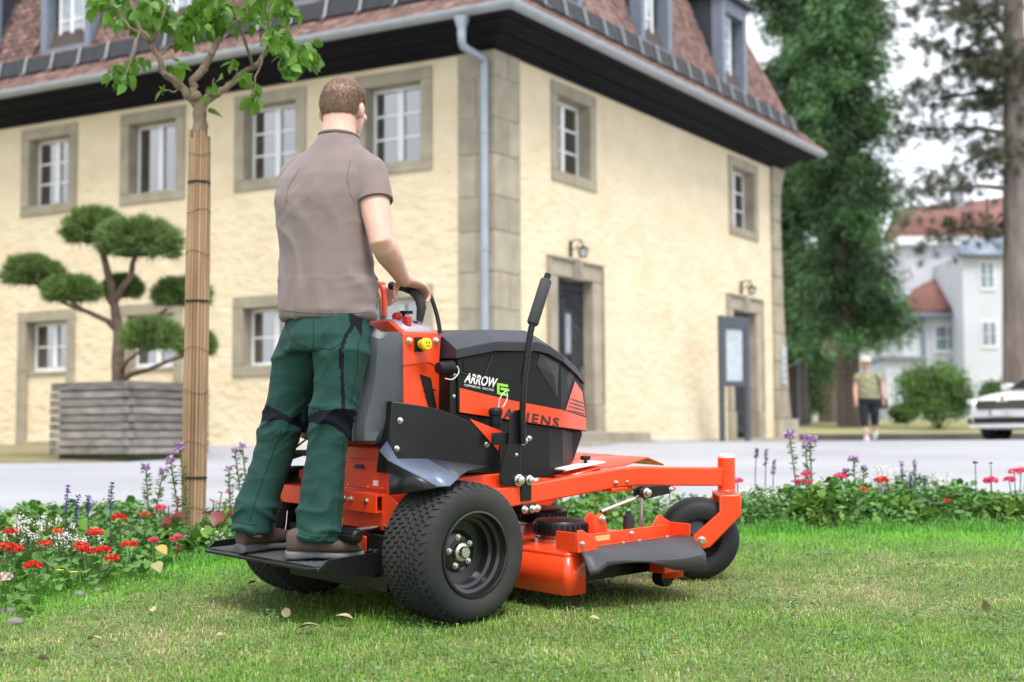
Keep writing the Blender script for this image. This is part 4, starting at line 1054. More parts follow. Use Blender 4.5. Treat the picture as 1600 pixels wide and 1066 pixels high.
sh = MB().add(vs, fs).build('hair', m_scalp, body, smooth=80)
sv, sf = [], []
for _ in range(26000):
    d = Vector((rng.gauss(0, 1), rng.gauss(0, 1), rng.gauss(0, 1))).normalized(); hl = hairline(d)
    if d.z < hl - .03: continue
    g = max(.0, min(1, (d.z - hl) / .6)); ln = .002 + .004 * g + .009 * max(0, d.z) ** 2
    p = hp(d.x * .0765, d.y * .0975, d.z * .0955) - loc
    n_ = (HR * d.x / .075 + HF * d.y / .096 + HU * d.z / .094).normalized()
    dn = (n_ * .75 + HU * (-.35 if d.z < .5 else 0) + HF * (.5 if d.z > .3 else -.05) + Vector((rng.uniform(-.25, .25), rng.uniform(-.25, .25), rng.uniform(-.25, .25)))).normalized()
    s2 = dn.cross(Vector((rng.random(), rng.random(), rng.random()))).normalized() * .0009
    b = len(sv); sv += [p - s2, p + s2, p + dn * (ln + .004 * g)]; sf.append((b, b + 1, b + 2))
o = link('hair_strands', quick('hair_strands', sv, sf, m_hair), body); o['kind'] = 'stuff'
# shirt
mb = MB()
mb.loft([ringpts(at(u, v, Y), TR, TF, a, b, 26, 2.2) for u, v, Y, a, b in
         ((513, 497, 5.375, .180, .132), (512, 490, 5.375, .181, .134), (511, 450, 5.38, .175, .130), (509, 400, 5.385, .172, .126), (506, 350, 5.39, .181, .127), (506, 310, 5.395, .192, .130), (511, 280, 5.405, .184, .122), (518, 256, 5.415, .155, .105), (525, 236, 5.425, .108, .088), (529, 220, 5.432, .078, .078), (531, 211, 5.438, .070, .070))])
for S, E_, q in ((RS, RE_, .47), (LS, LE, .47)):
    nk = at(528, 236, 5.43)
    mb.tube([nk.lerp(S, .2), nk.lerp(S, .6), S + Vector((0, 0, -.006)), S.lerp(E_, .15)], [.056, .055, .060, .066], 16)
    mb.tube([S, S.lerp(E_, .12), S.lerp(E_, .3), S.lerp(E_, q - .02), S.lerp(E_, q)], [.062, .067, .068, .067, .065], 18)
me = remesh(mb, .0085, 5)
def wr_shirt(p):
    u, v, y = cam_px(p); q = TR.dot(p); 
    n1 = noise.noise(Vector((q * 16 + p.z * 5, p.z * 2.2, 3)))          # long vertical drape folds
    low = max(0, min(1, (v - 300) / 150)); up = 1 - low
    n2 = noise.noise(Vector((q * 9, p.z * 20 + q * 14, TF.dot(p) * 9)))
    rgt = max(0, min(1, (u - 540) / 40)) * low
    n3 = noise.noise(Vector((q * 30, p.z * 26 - q * 22, 7)))
    ed = .0025 * (abs(v - 488) < 2.5) * (abs(u - 512) < 90)
    w_ = noise.noise(Vector((q * 3, p.z * 3, 11))); rd = (1 - abs(noise.noise(Vector((q * 9 + p.z * 3.0 + w_ * 1.2, p.z * 1.1, 5))))) ** 4
    rb = (1 - abs(noise.noise(Vector((q * 13 + w_, p.z * 11 - q * 9 + w_ * 2, 17))))) ** 4
    return .004 * n1 + .012 * rd * (.25 + .75 * low) + .013 * rb * (rgt + .2 * up + .25 * low * (v > 430)) + .004 * n3 * rgt - ed * .8
displace(me, wr_shirt)
shirt = fin(me, m_shirt, 't_shirt', man, loc)
# neckline rib and sleeve hems
nk = [ringpts(at(531, 212, 5.437), TR, (TF + Vector((0, 0, -.12))).normalized(), .069 + e, .069 + e, 26, 2.1) for e in (.001,)][0]
nk = [p - loc for p in nk]; MB().tube(nk + nk[:2], .0065, 8).build('neck_rib', m_shirt, shirt)
for S, E_ in ((RS, RE_), (LS, LE)):
    c0, c1 = S.lerp(E_, .455) - loc, S.lerp(E_, .475) - loc; ax = (c1 - c0).normalized(); s1 = ax.cross(Vector((0, 1, 0))).normalized(); s2 = ax.cross(s1)
    mbb = MB(); mbb.loft([ringpts(c, s1, s2, r, r, 24, 2) for c, r in ((c0 - ax * .018, .0685), (c0, .0695), (c1, .0690), (c1 + ax * .002, .0655), (c1 - ax * .02, .060))], cap=False)
    mbb.build('sleeve_hem', m_shirt, shirt)
# trousers
mb = MB()
PRv, PFv = Vector((math.cos(.62), -math.sin(.62), 0)), Vector((math.sin(.62), math.cos(.62), 0))
mb.loft([ringpts(at(u, v, Y), PRv, PFv, a, b, 24, 2.2) for u, v, Y, a, b in ((513, 478, 5.375, .165, .118), (512, 500, 5.37, .178, .128), (510, 525, 5.365, .182, .138), (508, 548, 5.365, .17, .13))])
for pts in (((536, 522, 5.315, .101), (533, 560, 5.30, .100), (527, 600, 5.295, .088), (517, 655, 5.30, .075), (511, 700, 5.305, .074), (504, 760, 5.31, .077), (499, 815, 5.31, .080), (497, 844, 5.31, .080)),
            ((482, 522, 5.42, .102), (470, 560, 5.44, .104), (460, 600, 5.455, .094), (446, 645, 5.47, .076), (431, 695, 5.475, .075), (413, 750, 5.48, .076), (395, 800, 5.48, .077), (390, 828, 5.48, .076))):
    mb.tube([at(u, v, Y) for u, v, Y, r in pts], [r for *_, r in pts], 20)
me = remesh(mb, .0062, 7)
def wr_tr(p):
    u, v, y = cam_px(p)
    kz = max(0, 1 - abs(v - 655) / 45); az = max(0, (v - 740) / 110); cz = max(0, 1 - abs(v - 545) / 40)
    side = 1 if u > lerp(487, 440, max(0, min(1, (v - 540) / 300))) else -1
    ph = u * .012 * side
    w_ = noise.noise(Vector((u * .012, v * .010, side * 4)))
    def ridge(x, k): return (1 - abs(noise.noise(x))) ** k
    n1 = ridge(Vector((u * .010 + w_, v * .022 + side * u * .010 + w_ * 1.5, side * 5 + y)), 4)
    n2 = ridge(Vector((u * .012 + w_, v * .040 - side * u * .014 + w_ * 2.0, side * 9 + y * 2)), 5)
    n3 = noise.noise(Vector((u * .03, v * .006, y * 5)))
    return .015 * n1 * (.25 + .8 * kz + .7 * cz + .3 * min(1, az)) + .022 * n2 * (.06 + .5 * kz + .85 * min(1, az)) + .007 * n3 - .006
displace(me, wr_tr)
def inpoly(u, v, P):
    c = False; j = len(P) - 1
    for i in range(len(P)):
        if (P[i][1] > v) != (P[j][1] > v) and u < (P[j][0] - P[i][0]) * (v - P[i][1]) / (P[j][1] - P[i][1]) + P[i][0]: c = not c
        j = i
    return c
DARK = [[(480, 648), (498, 640), (556, 637), (556, 692), (545, 690), (537, 677), (517, 663), (480, 659)], [(400, 628), (417, 631), (454, 651), (470, 640), (470, 668), (440, 655), (400, 657)],
        [(543, 480), (567, 480), (566, 528), (556, 510), (548, 510)]]
STR = [(551, 508), (541, 522), (533, 545), (534, 590), (537, 638)]
def seg_d(u, v, a, b):
    t = max(0, min(1, ((u - a[0]) * (b[0] - a[0]) + (v - a[1]) * (b[1] - a[1])) / ((b[0] - a[0]) ** 2 + (b[1] - a[1]) ** 2)))
    return math.hypot(u - a[0] - t * (b[0] - a[0]), v - a[1] - t * (b[1] - a[1]))
mi = []
for f_ in me.polygons:
    u, v, y = cam_px(f_.center); rear = f_.normal.dot(f_.center - camo.location) < 0
    if rear: d = any(inpoly(u, v, P) for P in DARK) or min(seg_d(u, v, STR[i], STR[i + 1]) for i in range(4)) < 3.2
    else: d = 632 < v < 700
    mi.append(1 if d else 0)
trs = fin(me, [m_trs, m_navy], 'work_trousers', man, loc); me.polygons.foreach_set('material_index', mi)
# stitched seams laid on the cloth
from mathutils.bvhtree import BVHTree
def seam(o, paths, mat, r=.0017, nm='seam', off=.0005):
    bv = BVHTree.FromPolygons([v.co[:] for v in o.data.vertices], [p.vertices[:] for p in o.data.polygons])
    for pth in paths:
        pts = []
        for i in range(len(pth) - 1):
            n_ = max(2, int(math.hypot(pth[i + 1][0] - pth[i][0], pth[i + 1][1] - pth[i][1]) / 5))
            for k in range(n_):
                u, v = lerp(pth[i][0], pth[i + 1][0], k / n_), lerp(pth[i][1], pth[i + 1][1], k / n_)
                h = bv.ray_cast(camo.location - loc, ray(u, v).normalized())
                if h[0] is not None: pts.append(h[0] + h[1] * off)
        pts = [p for i, p in enumerate(pts) if i == 0 or (p - pts[i - 1]).length < .08]
        if len(pts) > 3: MB().tube(pts, r, 5).build(nm, mat, o)
seam(trs, [[(490, 500), (490, 530), (488, 552)], [(446, 500), (452, 522), (466, 536), (486, 541)], [(497, 541), (516, 545), (530, 538), (541, 522)], [(536, 690), (533, 740), (527, 800), (526, 836)], [(440, 668), (420, 720), (398, 780), (387, 818)], [(560, 530), (558, 580), (546, 632)], [(466, 832), (480, 836), (500, 838), (525, 835)], [(364, 812), (380, 817), (405, 819)]], M('seam_green', (.002, .022, .018), .9))
seam(shirt, [[(549, 250), (543, 275), (548, 300), (558, 322)], [(442, 483), (480, 487), (520, 488), (560, 488), (582, 485)], [(567, 302), (585, 305), (606, 299)], [(470, 262), (452, 290), (447, 320)]], M('seam_taupe', (.15, .115, .108), .9), .0013)
# shoes
def shoe(heel, toe, par):
    hW, tW = mw(*heel), mw(*toe); ax = (tW - hW); ln = ax.length; ax.normalize(); up = nn_; sd = ax.cross(up).normalized()
    def rg(s_, w, zb, zt, sh=0): c = hW + ax * s_ + sd * sh - loc; return [c + sd * (w * math.cos(t)) + up * (lerp(zb, zt, .5) + (zt - zb) / 2 * math.copysign(abs(math.sin(t)) ** .6, math.sin(t))) for t in [2 * math.pi * j / 20 for j in range(20)]]
    k = ln / .28
    sole = MB().loft([rg(s_ * k, w, zb, zt) for s_, w, zb, zt in ((-.012, .022, .008, .035), (-.006, .034, .0, .038), (.03, .041, .0, .036), (.10, .040, .006, .032), (.18, .047, .0, .028), (.23, .046, .0, .028), (.265, .034, .004, .030), (.282, .018, .01, .028))])
    upper = MB().loft([rg(s_ * k, w, .025, zt) for s_, w, zt in ((-.008, .026, .09), (.0, .033, .105), (.03, .038, .115), (.075, .039, .118), (.12, .041, .095), (.17, .044, .078), (.22, .042, .067), (.255, .032, .055), (.274, .016, .042))])
    s = fin(remesh(upper, .006, 3), m_shoe, 'shoe', man, Vector((0, 0, 0)))
    sole.build('sole', m_sole, s, bev=.003)
    for q in (.105, .125, .145):
        p = hW + ax * q * k + up * interp(q, [.105, .145], [.105, .090]) - loc
        MB().tube([p - sd * .022, p + up * .006, p + sd * .022], .003, 6).build('lace', m_sole, s)
shoe((-.425, -.055, .2155), (-.215, -.215, .2155), man); shoe((-.455, .205, .2155), (-.185, .222, .2155), man)

# ---- woman on the road
wl_ = at(1358, 692, 29.6); wl_.z = ground(wl_.y) + .006
woman = empty('person', wl_, 'woman with pale hair, olive top and black cropped trousers walking on the road', 'person')
woman.scale = (1.10, 1.08, 1.0)
m_sk2 = M('skin_far', (.58, .34, .27), .55, var=.05)
X, Yv = Vector((1, 0, 0)), Vector((0, -1, 0))    # faces the camera
V = Vector
mb = MB(); mb.ball((-.05, -.03, 1.525), (.075, .09, .105), 14, 10); mb.tube([(-.03, 0, 1.30), (-.04, -.01, 1.38), (-.05, -.02, 1.45)], [.06, .052, .055], 10)
mb.loft([ringpts(V((0, 0, z)), X, Yv, a, b, 16) for z, a, b in ((.80, .13, .10), (1.1, .15, .11), (1.32, .14, .08))])
mb.tube([(-.17, 0, 1.31), (-.235, .0, 1.07), (-.25, -.06, .86), (-.25, -.08, .78)], [.05, .045, .036, .03], 10)
mb.tube([(.18, 0, 1.31), (.25, .02, 1.07), (.255, -.02, .88), (.25, -.04, .80)], [.05, .045, .036, .03], 10)
for hx, hy in ((-.25, -.085), (.248, -.045)):
    mb.ball((hx, hy, .745), (.024, .035, .05), 10, 8)
    for k in range(4): mb.tube([(hx - .01, hy - .03 + .02 * k, .71), (hx - .008, hy - .032 + .021 * k, .67), (hx + .005, hy - .03 + .02 * k, .64)], [.011, .010, .008], 6)
    mb.tube([(hx + .015, hy - .04, .75), (hx + .02, hy - .06, .71), (hx + .02, hy - .06, .68)], [.011, .010, .008], 6)
mb.tube([(-.08, 0, .8), (-.09, -.04, .46), (-.085, -.10, .10)], [.08, .065, .042], 10); mb.tube([(.09, 0, .8), (.10, .02, .46), (.13, .14, .16)], [.08, .065, .042], 10)
bd = fin(remesh(mb, .014, 2), m_sk2, 'body', woman, V((0, 0, 0)))
h = MB(); h.ball((-.05, .0, 1.575), (.105, .115, .10), 14, 10); h.ball((-.05, .05, 1.51), (.10, .085, .09), 14, 10); me = remesh(h, .014, 2)
displace(me, lambda p: .012 * noise.noise(p * 22)); fin(me, M('pale_hair', (.62, .52, .38), .7, var=.2, vs=30), 'hair', bd, V((0, 0, 0)))
MB().bx(-.12, .02, -.128, -.105, 1.515, 1.55).build('sunglasses', M('dark_lens', (.02, .012, .012), .15), bd, bev=.01)
mb = MB(); mb.loft([ringpts(V((0, 0, z)), X, Yv, a, b, 20) for z, a, b in ((.83, .205, .15), (.95, .20, .155), (1.08, .195, .15), (1.2, .20, .14), (1.31, .17, .10), (1.37, .10, .075))])
mb.tube([(-.12, 0, 1.30), (-.19, 0, 1.27), (-.215, 0, 1.18)], [.07, .075, .068], 12); mb.tube([(.12, 0, 1.30), (.19, 0, 1.27), (.22, 0, 1.18)], [.07, .075, .068], 12)
me = remesh(mb, .016, 3); displace(me, lambda p: .012 * noise.noise(V((p.x * 8, p.y * 8, p.z * 14))))
fin(me, M('olive_top', (.25, .245, .145), .9, var=.25, vs=14), 'blouse', woman, V((0, 0, 0)))
mb = MB(); mb.loft([ringpts(V((0, 0, z)), X, Yv, a, b, 20) for z, a, b in ((.90, .17, .12), (.80, .185, .135), (.72, .17, .12))])
mb.tube([(-.09, 0, .80), (-.095, -.03, .55), (-.09, -.07, .27)], [.10, .086, .072], 14); mb.tube([(.095, 0, .80), (.10, .0, .55), (.115, .07, .31)], [.10, .086, .072], 14)
fin(remesh(mb, .016, 2), M('black_trousers', (.008, .010, .018), .85), 'cropped_trousers', woman, V((0, 0, 0)))
for c, r in (((-.085, -.14, .045), .1), ((.135, .14, .10), -.9)):
    mb = MB().ball(c, (.048, .12, .048), 12, 8, Matrix.Rotation(r if r < 0 else 0, 3, 'X')).bx(c[0] - .04, c[0] + .04, c[1] - .10, c[1] + .09, c[2] - .045, c[2] - .025) if r > 0 else MB().ball(c, (.048, .12, .05), 12, 8, Matrix.Rotation(r, 3, 'X'))
    fin(remesh(mb, .012, 2), M('white_shoe', (.72, .72, .74), .7), 'shoe', woman, V((0, 0, 0)))
bag = empty('handbag', wl_ + V((.30, .06, .62)), 'small black handbag hanging at the walking woman\'s side', 'handbag')
mb = MB().loft([ringpts(V((0, 0, z)), X, Yv, a, b, 14, 3) for z, a, b in ((0, .07, .05), (.03, .085, .13), (.18, .075, .12), (.24, .05, .08))])
MB().tube([(-.15, .0, .74), (-.17, -.14, .70), (-.13, -.23, .50), (-.09, -.23, .30), (-.02, -.10, .2)], .014, 6).build('strap', m_navy, bag)
mb.build('pouch', M('black_leather', (.012, .012, .014), .4), bag, bev=.01)
# ================================================================== YOUNG TREE WITH BAMBOO WRAP
TYY = 7.9
def tp(u, v, dy=0.0): return at(u, v, TYY + dy)
tb = tp(300, 838); tb.z = ground(TYY)
tree = empty('young_tree', tb, 'young broadleaf tree in the flower bed, its trunk wrapped in bamboo canes', 'tree')
m_bark = M('tree_bark', (.17, .12, .085), .95, col2=(.30, .235, .175), vs=14, bump=.006, bs=45, stretch=(1, 1, .35))
m_leaf = M('tree_leaf', (.09, .21, .018), .45, col2=(.14, .30, .03), vs=18, rnd=.28, trans=.42)
m_leafs = M('tree_leaf_mass', (.075, .185, .018), .45, col2=(.12, .27, .03), vs=18, attr=True, trans=.35)
def br(pts, r0, r1, n=9, jit=.006):
    P = [tp(*p) - tb for p in pts]; Q = []
    for i in range(len(P) - 1):
        for t in (0, .33, .66): Q.append(P[i].lerp(P[i + 1], t) + Vector((rng.uniform(-jit, jit), rng.uniform(-jit, jit), rng.uniform(-jit, jit))))
    Q.append(P[-1]); k = len(Q) - 1
    return Q, [lerp(r0, r1, i / k) * rng.uniform(.9, 1.12) for i in range(k + 1)]
LIMBS = [([(301, 842), (309, 400), (314, 212), (314, 185), (315, 160)], .042, .036),
 ([(315, 168), (298, 148), (285, 135), (272, 122, -.05), (258, 112, -.1), (251, 88, -.12), (238, 64, -.15), (222, 45, -.2), (212, 18, -.2), (205, -40, -.2)], .030, .010),
 ([(314, 168), (305, 138, -.02), (304, 124, -.03), (320, 106, -.04), (335, 80, -.05), (347, 55, 0), (372, 28, .1), (400, -5, .15), (420, -60, .2)], .031, .012),
 ([(318, 160), (334, 150, .02), (354, 136, .05), (372, 118, .08), (396, 103, .1), (412, 88, .12), (425, 70, .12), (424, 30, .12), (428, -40, .1)], .026, .009),
 ([(251, 88, -.12), (262, 72, -.05), (280, 64, 0), (296, 40, .05), (310, -10, .1)], .012, .006), ([(238, 64, -.15), (205, 40, -.25), (180, 8, -.3), (165, -30, -.3)], .011, .005),
 ([(238, 64, -.15), (256, 30, -.2), (270, -20, -.2)], .011, .006), ([(396, 103, .1), (383, 60, .0), (372, 20, -.05), (366, -30, -.1)], .011, .006),
 ([(347, 55, 0), (362, 40, -.1), (385, 22, -.15), (402, 8, -.2)], .009, .004), ([(425, 70, .12), (446, 66, .1), (470, 78, .05), (490, 84, 0)], .009, .004),
 ([(412, 88, .12), (402, 118, .0), (397, 150, -.03)], .007, .003), ([(285, 135), (275, 142, -.05), (262, 138, -.08)], .005, .003), ([(222, 45, -.2), (212, 80, -.25), (200, 110, -.28)], .007, .003),
 ([(320, 160), (335, 140, -.05), (337, 120, -.06)], .005, .003)]
for i, (p, a, b) in enumerate(LIMBS):
    Q, R_ = br(p, a * (1 if i == 0 else .85), b * (1 if i == 0 else .8), jit=.004 if i == 0 else .007)
    mb = MB().tube(Q, R_, 12 if a > .02 else 7)
    if 0 < i < 4:
        for _ in range(5):
            k = rng.randrange(2, len(Q) - 4); mb.ball(Q[k], R_[k] * 1.25, 8, 6)
    mb.build('trunk' if i == 0 else 'branch', m_bark, tree)
# canes
m_cane = M('bamboo_cane', (.25, .155, .085), .75, col2=(.37, .25, .15), vs=9, rnd=.22, stretch=(1, 1, .25), bump=.002, bs=60)
top, bot = tp(314, 210) - tb, tp(300, 842) - tb
cs = []
for k in range(20):
    a = 2 * math.pi * k / 20; R0 = .055
    o_ = Vector((math.cos(a), math.sin(a), 0)); zt = rng.uniform(-.03, .03); pts = []
    for j in range(7):
        t = j / 6; c = bot.lerp(top, t); rr = R0 * interp(t, [0, .25, .55, 1], [.98, 1.06, 1.03, .88]) + rng.uniform(-.0025, .0025)
        pts.append(c + o_ * rr + Vector((0, 0, zt if j == 6 else 0)))
    cn = MB().tube(pts, [.0085 * rng.uniform(.85, 1.15) for _ in pts], 7).build('bamboo_cane', m_cane, tree)
m_tie = M('black_tie', (.01, .01, .011), .5)
for v in (284, 470, 742):
    t = (838 - v) / (838 - 210); c = bot.lerp(top, t); rr = .066 * interp(t, [0, .25, .55, 1], [.98, 1.06, 1.03, .90])
    MB().lathe([(rr - .006, -.006), (rr, -.006), (rr, .006), (rr - .006, .006)], 24, c).build('tie', m_tie, tree)
for v in (240, 330, 395, 545, 610, 690, 790):
    t = (838 - v) / (838 - 210); c = bot.lerp(top, t); rr = .0655 * interp(t, [0, .25, .55, 1], [.98, 1.06, 1.03, .90])
    MB().tube([c + Vector((rr * math.cos(a), rr * math.sin(a), .012 * math.sin(a * 2 + v))) for a in np.linspace(0, 2 * math.pi, 25)], .0012, 5).build('binding_wire', M('wire_brown', (.06, .045, .035), .7), tree)
# leaves
def leaf_mesh(name, L_, W_, mat, fold=.18, droop=.2):
    pr = [(0, 0), (.10, .32), (.28, .48), (.5, .46), (.72, .30), (.9, .11), (1, 0)]
    vs = []; fs = []
    for i, (t, w) in enumerate(pr):
        z = -droop * t * t * L_
        vs += [(0, t * L_, z), (-w * W_, t * L_ - .08 * L_ * (i == 1), z + fold * w * W_), (w * W_, t * L_ - .08 * L_ * (i == 1), z + fold * w * W_)]
    for i in range(len(pr) - 1):
        a, b = i * 3, (i + 1) * 3
        fs += [(a, a + 1, b + 1, b) if i else (a, b + 1, b), (a, b, b + 2, a + 2) if i else (a, b, b + 2)]
    return MB().add(vs, fs).mesh(name, mat, 80)
LM = [leaf_mesh('leaf', l, w, m_leaf, f_, d) for l, w, f_, d in ((.066, .050, .25, .25), (.054, .042, .15, .35), (.076, .054, .35, .15), (.046, .036, .2, .3))]
def leaf_mat(p, tipdir, roll):
    y = tipdir.normalized(); x = y.cross(Vector((0, 0, 1)));
    if x.length < .1: x = Vector((1, 0, 0))
    x.normalize(); z = x.cross(y); q = Quaternion(y, roll); x = q @ x; z = q @ z
    return Matrix(((x.x, y.x, z.x, p.x), (x.y, y.y, z.y, p.y), (x.z, y.z, z.z, p.z), (0, 0, 0, 1)))
CL = [(178, 6, 24, 20), (205, 95, 9, 12), (192, 112, 13, 14), (222, 92, 8, 10), (252, 22, 14, 20), (240, 8, 12, 22), (300, 30, 14, 16), (325, 15, 18, 24), (335, 40, 12, 16), (282, 50, 9, 12), (290, 62, 5, 8),
      (397, 152, 12, 8), (396, 128, 7, 8), (440, 62, 16, 14), (470, 80, 11, 12), (488, 88, 10, 11), (455, 100, 13, 13), (430, 45, 8, 10), (400, 12, 14, 18), (372, 30, 6, 12), (368, 98, 6, 9), (378, 112, 5, 9), (270, 103, 5, 7), (284, 98, 4, 7), (262, 138, 4, 5), (326, 148, 5, 7), (338, 128, 4, 7), (330, 170, 2, 4), (445, 8, 10, 14), (345, 8, 10, 20), (215, 28, 8, 12)]
cnt = 0
for u, v, n, s_ in CL:
    for _ in range(n):
        if cnt >= 298: break
        p = tp(u + rng.gauss(0, s_ * .62), v + rng.gauss(0, s_ * .55), rng.gauss(0, .11)) - tb
        td = Vector((rng.gauss(0, .7), rng.gauss(0, .7), -.75 + rng.gauss(0, .45)))
        link('leaf', LM[rng.randrange(4)], tree, None, leaf_mat(p, td, rng.uniform(-1.2, 1.2)) @ Matrix.Scale(rng.uniform(.85, 1.35), 4)); cnt += 1
lv, lf, la_ = [], [], []
base = LM[0]; bv = coords(base); bt = []
for f_ in base.polygons:
    q = list(f_.vertices); bt += [(q[0], q[i], q[i + 1]) for i in range(1, len(q) - 1)]
for i_ in range(900):
    if i_ < 420: p = tp(rng.gauss(310, 95), rng.uniform(-330, -22), rng.gauss(0, .35)) - tb
    else:
        u, v, n_, s_ = CL[rng.choice([0, 2, 4, 5, 6, 7, 8, 13, 14, 15, 16, 18, 28, 29, 30])]; p = tp(u + rng.gauss(0, s_ * .7), v + rng.gauss(0, s_ * .6), rng.gauss(0, .16)) - tb
    A = np.array(leaf_mat(p, Vector((rng.gauss(0, .7), rng.gauss(0, .7), -.6)), rng.uniform(-1.2, 1.2)))
    lf.append(np.array(bt) + len(lv) * len(bv)); lv.append(bv @ A[:3, :3].T + A[:3, 3]); la_.append(np.full((len(bv), 3), rng.uniform(.7, 1.3)))
o = link('upper_foliage', quick('upper_foliage', np.concatenate(lv), np.concatenate(lf), m_leafs, np.concatenate(la_)), tree); o['kind'] = 'stuff'

# ================================================================== PLANTER AND CLOUD-PRUNED PINE
pc = at(199, 719, 17.1); pc.z = ground(17.1)
eL, eR = Vector((-.848, .53, 0)), Vector((.53, .848, 0)); WP = 1.27
PM = Matrix(((eR.x, eL.x, 0, pc.x), (eR.y, eL.y, 0, pc.y), (0, 0, 1, pc.z), (0, 0, 0, 1)))
planter = empty('wooden_planter', label='weathered grey timber planter box holding the cloud-pruned pine', cat='planter', mat=PM)
m_wood = M('weathered_timber', (.135, .126, .11), .95, col2=(.27, .245, .225), vs=4, rnd=.28, stretch=(1, 1, 5), bump=.004, bs=40)
nb_, bh = 9, .093
z0 = .085
for r in range(nb_):
    za = z0 + r * bh + .008; zb = z0 + (r + 1) * bh - .008; ex = .045 if r % 2 else -.002; ey = -.002 if r % 2 else .045
    if r == nb_ - 1: zb += .02; ex = ey = .03
    def jt(): return rng.uniform(-.006, .006)
    j = jt()
    for (x0, x1, y0, y1) in ((-ex, WP + ex, j, .055 + j), (-ex, WP + ex, WP - .055, WP)): MB().bx(x0, x1, y0, y1, za, zb).build('board', m_wood, planter, bev=.006)
    for (x0, x1, y0, y1) in ((j, .055 + j, -ey, WP + ey), (WP - .055, WP, -ey, WP + ey)): MB().bx(x0, x1, y0 + (.058 if ey < 0 else 0), y1 - (.058 if ey < 0 else 0), za, zb).build('board', m_wood, planter, bev=.006)
MB().bx(.06, WP - .06, .06, WP - .06, .0, z0 + nb_ * bh - .03).build('soil_fill', M('planter_soil', (.05, .06, .03), 1, var=.4, vs=20), planter)
MB().bx(.12, WP - .12, .12, WP - .12, -.05, .08).build('base_frame', M('dark_timber', (.03, .03, .026), .95), planter)
pr_ = PM @ Vector((WP / 2, WP / 2, z0 + nb_ * bh - .03))
PY = pr_.y
pine = empty('cloud_pine', pr_, 'cloud-pruned pine with rounded green pads growing in the timber planter', 'tree')
m_pbark = M('pine_bark', (.10, .07, .055), .95, col2=(.19, .13, .095), vs=12, bump=.01, bs=25)
m_need = M('pine_needles', (.075, .150, .032), .6, col2=(.125, .225, .055), vs=3, attr=True)
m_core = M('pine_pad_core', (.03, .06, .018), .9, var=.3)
def bp_(u, v, dy=0): return at(u, v, PY + dy) - pr_
for pts, a, b in (([(186, 606), (184, 560), (186, 520), (181, 490), (178, 465)], .105, .062), ([(178, 470), (174, 440), (168, 420), (162, 395), (158, 380)], .07, .04), ([(179, 468), (192, 445), (205, 430), (208, 408), (214, 395)], .06, .035),
                  ([(182, 512), (168, 498, -.1), (150, 490, -.2), (128, 480, -.25), (112, 468, -.3)], .05, .025), ([(128, 482, -.25), (100, 470, -.2), (60, 445, -.15)], .03, .018), ([(188, 592), (205, 582, -.2), (232, 575, -.3), (262, 562, -.3), (300, 550, -.2)], .045, .022),
                  ([(188, 578), (200, 560, -.25), (225, 542, -.35)], .03, .018), ([(182, 480), (170, 470, .1), (165, 455, .15)], .02, .012), ([(184, 520, .0), (230, 500, .2), (262, 480, .3)], .03, .02)):
    P = [bp_(*p) for p in pts]; k = len(P) - 1; a *= .85; b *= .8
    MB().tube(P, [lerp(a, b, i / k) for i in range(k + 1)], 10).build('trunk' if a > .085 else 'branch', m_pbark, pine)
def needles(pts_n, n_, ln, wd, spread=.6):
    """pts (n,3), normals (n,3) -> thin triangles"""
    n = len(pts_n); d = n_ + nrg.normal(0, spread, (n, 3)); d /= np.linalg.norm(d, axis=1)[:, None]
    s = np.cross(d, nrg.normal(0, 1, (n, 3))); s /= np.linalg.norm(s, axis=1)[:, None] + 1e-9
    L_ = (ln * nrg.uniform(.6, 1.25, n))[:, None]
    v = np.stack([pts_n - s * wd, pts_n + s * wd, pts_n + d * L_], 1).reshape(-1, 3)
    return v, np.arange(n * 3).reshape(-1, 3)
PADS = [(147, 357, 51, 33, .1), (218, 376, 75, 36, -.15), (52, 425, 53, 26, -.15), (112, 453, 49, 23, -.3), (192, 450, 33, 19, .25), (284, 460, 50, 25, .3), (238, 526, 53, 29, -.4), (308, 537, 30, 23, -.1)]
for u, v, a, b, dy in PADS:
    c = np.array(bp_(u, v, dy)); sc = (PY + dy) / FPX; A = np.array([a * sc, a * sc * .85, b * sc * 1.12]) * .94
    n = 6500; d = nrg.normal(0, 1, (n, 3)); d /= np.linalg.norm(d, axis=1)[:, None]; d[:, 2] = np.where(d[:, 2] < -.6, -d[:, 2], d[:, 2])
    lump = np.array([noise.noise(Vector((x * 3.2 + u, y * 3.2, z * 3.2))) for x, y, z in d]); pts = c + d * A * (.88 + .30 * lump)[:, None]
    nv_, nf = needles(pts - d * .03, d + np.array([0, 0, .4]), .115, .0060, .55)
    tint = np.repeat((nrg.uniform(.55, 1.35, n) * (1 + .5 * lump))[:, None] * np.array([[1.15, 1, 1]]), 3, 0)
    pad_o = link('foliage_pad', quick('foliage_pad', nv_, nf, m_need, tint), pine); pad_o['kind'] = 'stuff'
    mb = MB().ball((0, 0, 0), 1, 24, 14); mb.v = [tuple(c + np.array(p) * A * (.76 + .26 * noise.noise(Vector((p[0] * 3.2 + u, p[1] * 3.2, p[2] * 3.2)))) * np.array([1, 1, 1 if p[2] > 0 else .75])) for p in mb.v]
    mb.build('pad_core', m_core, pad_o)

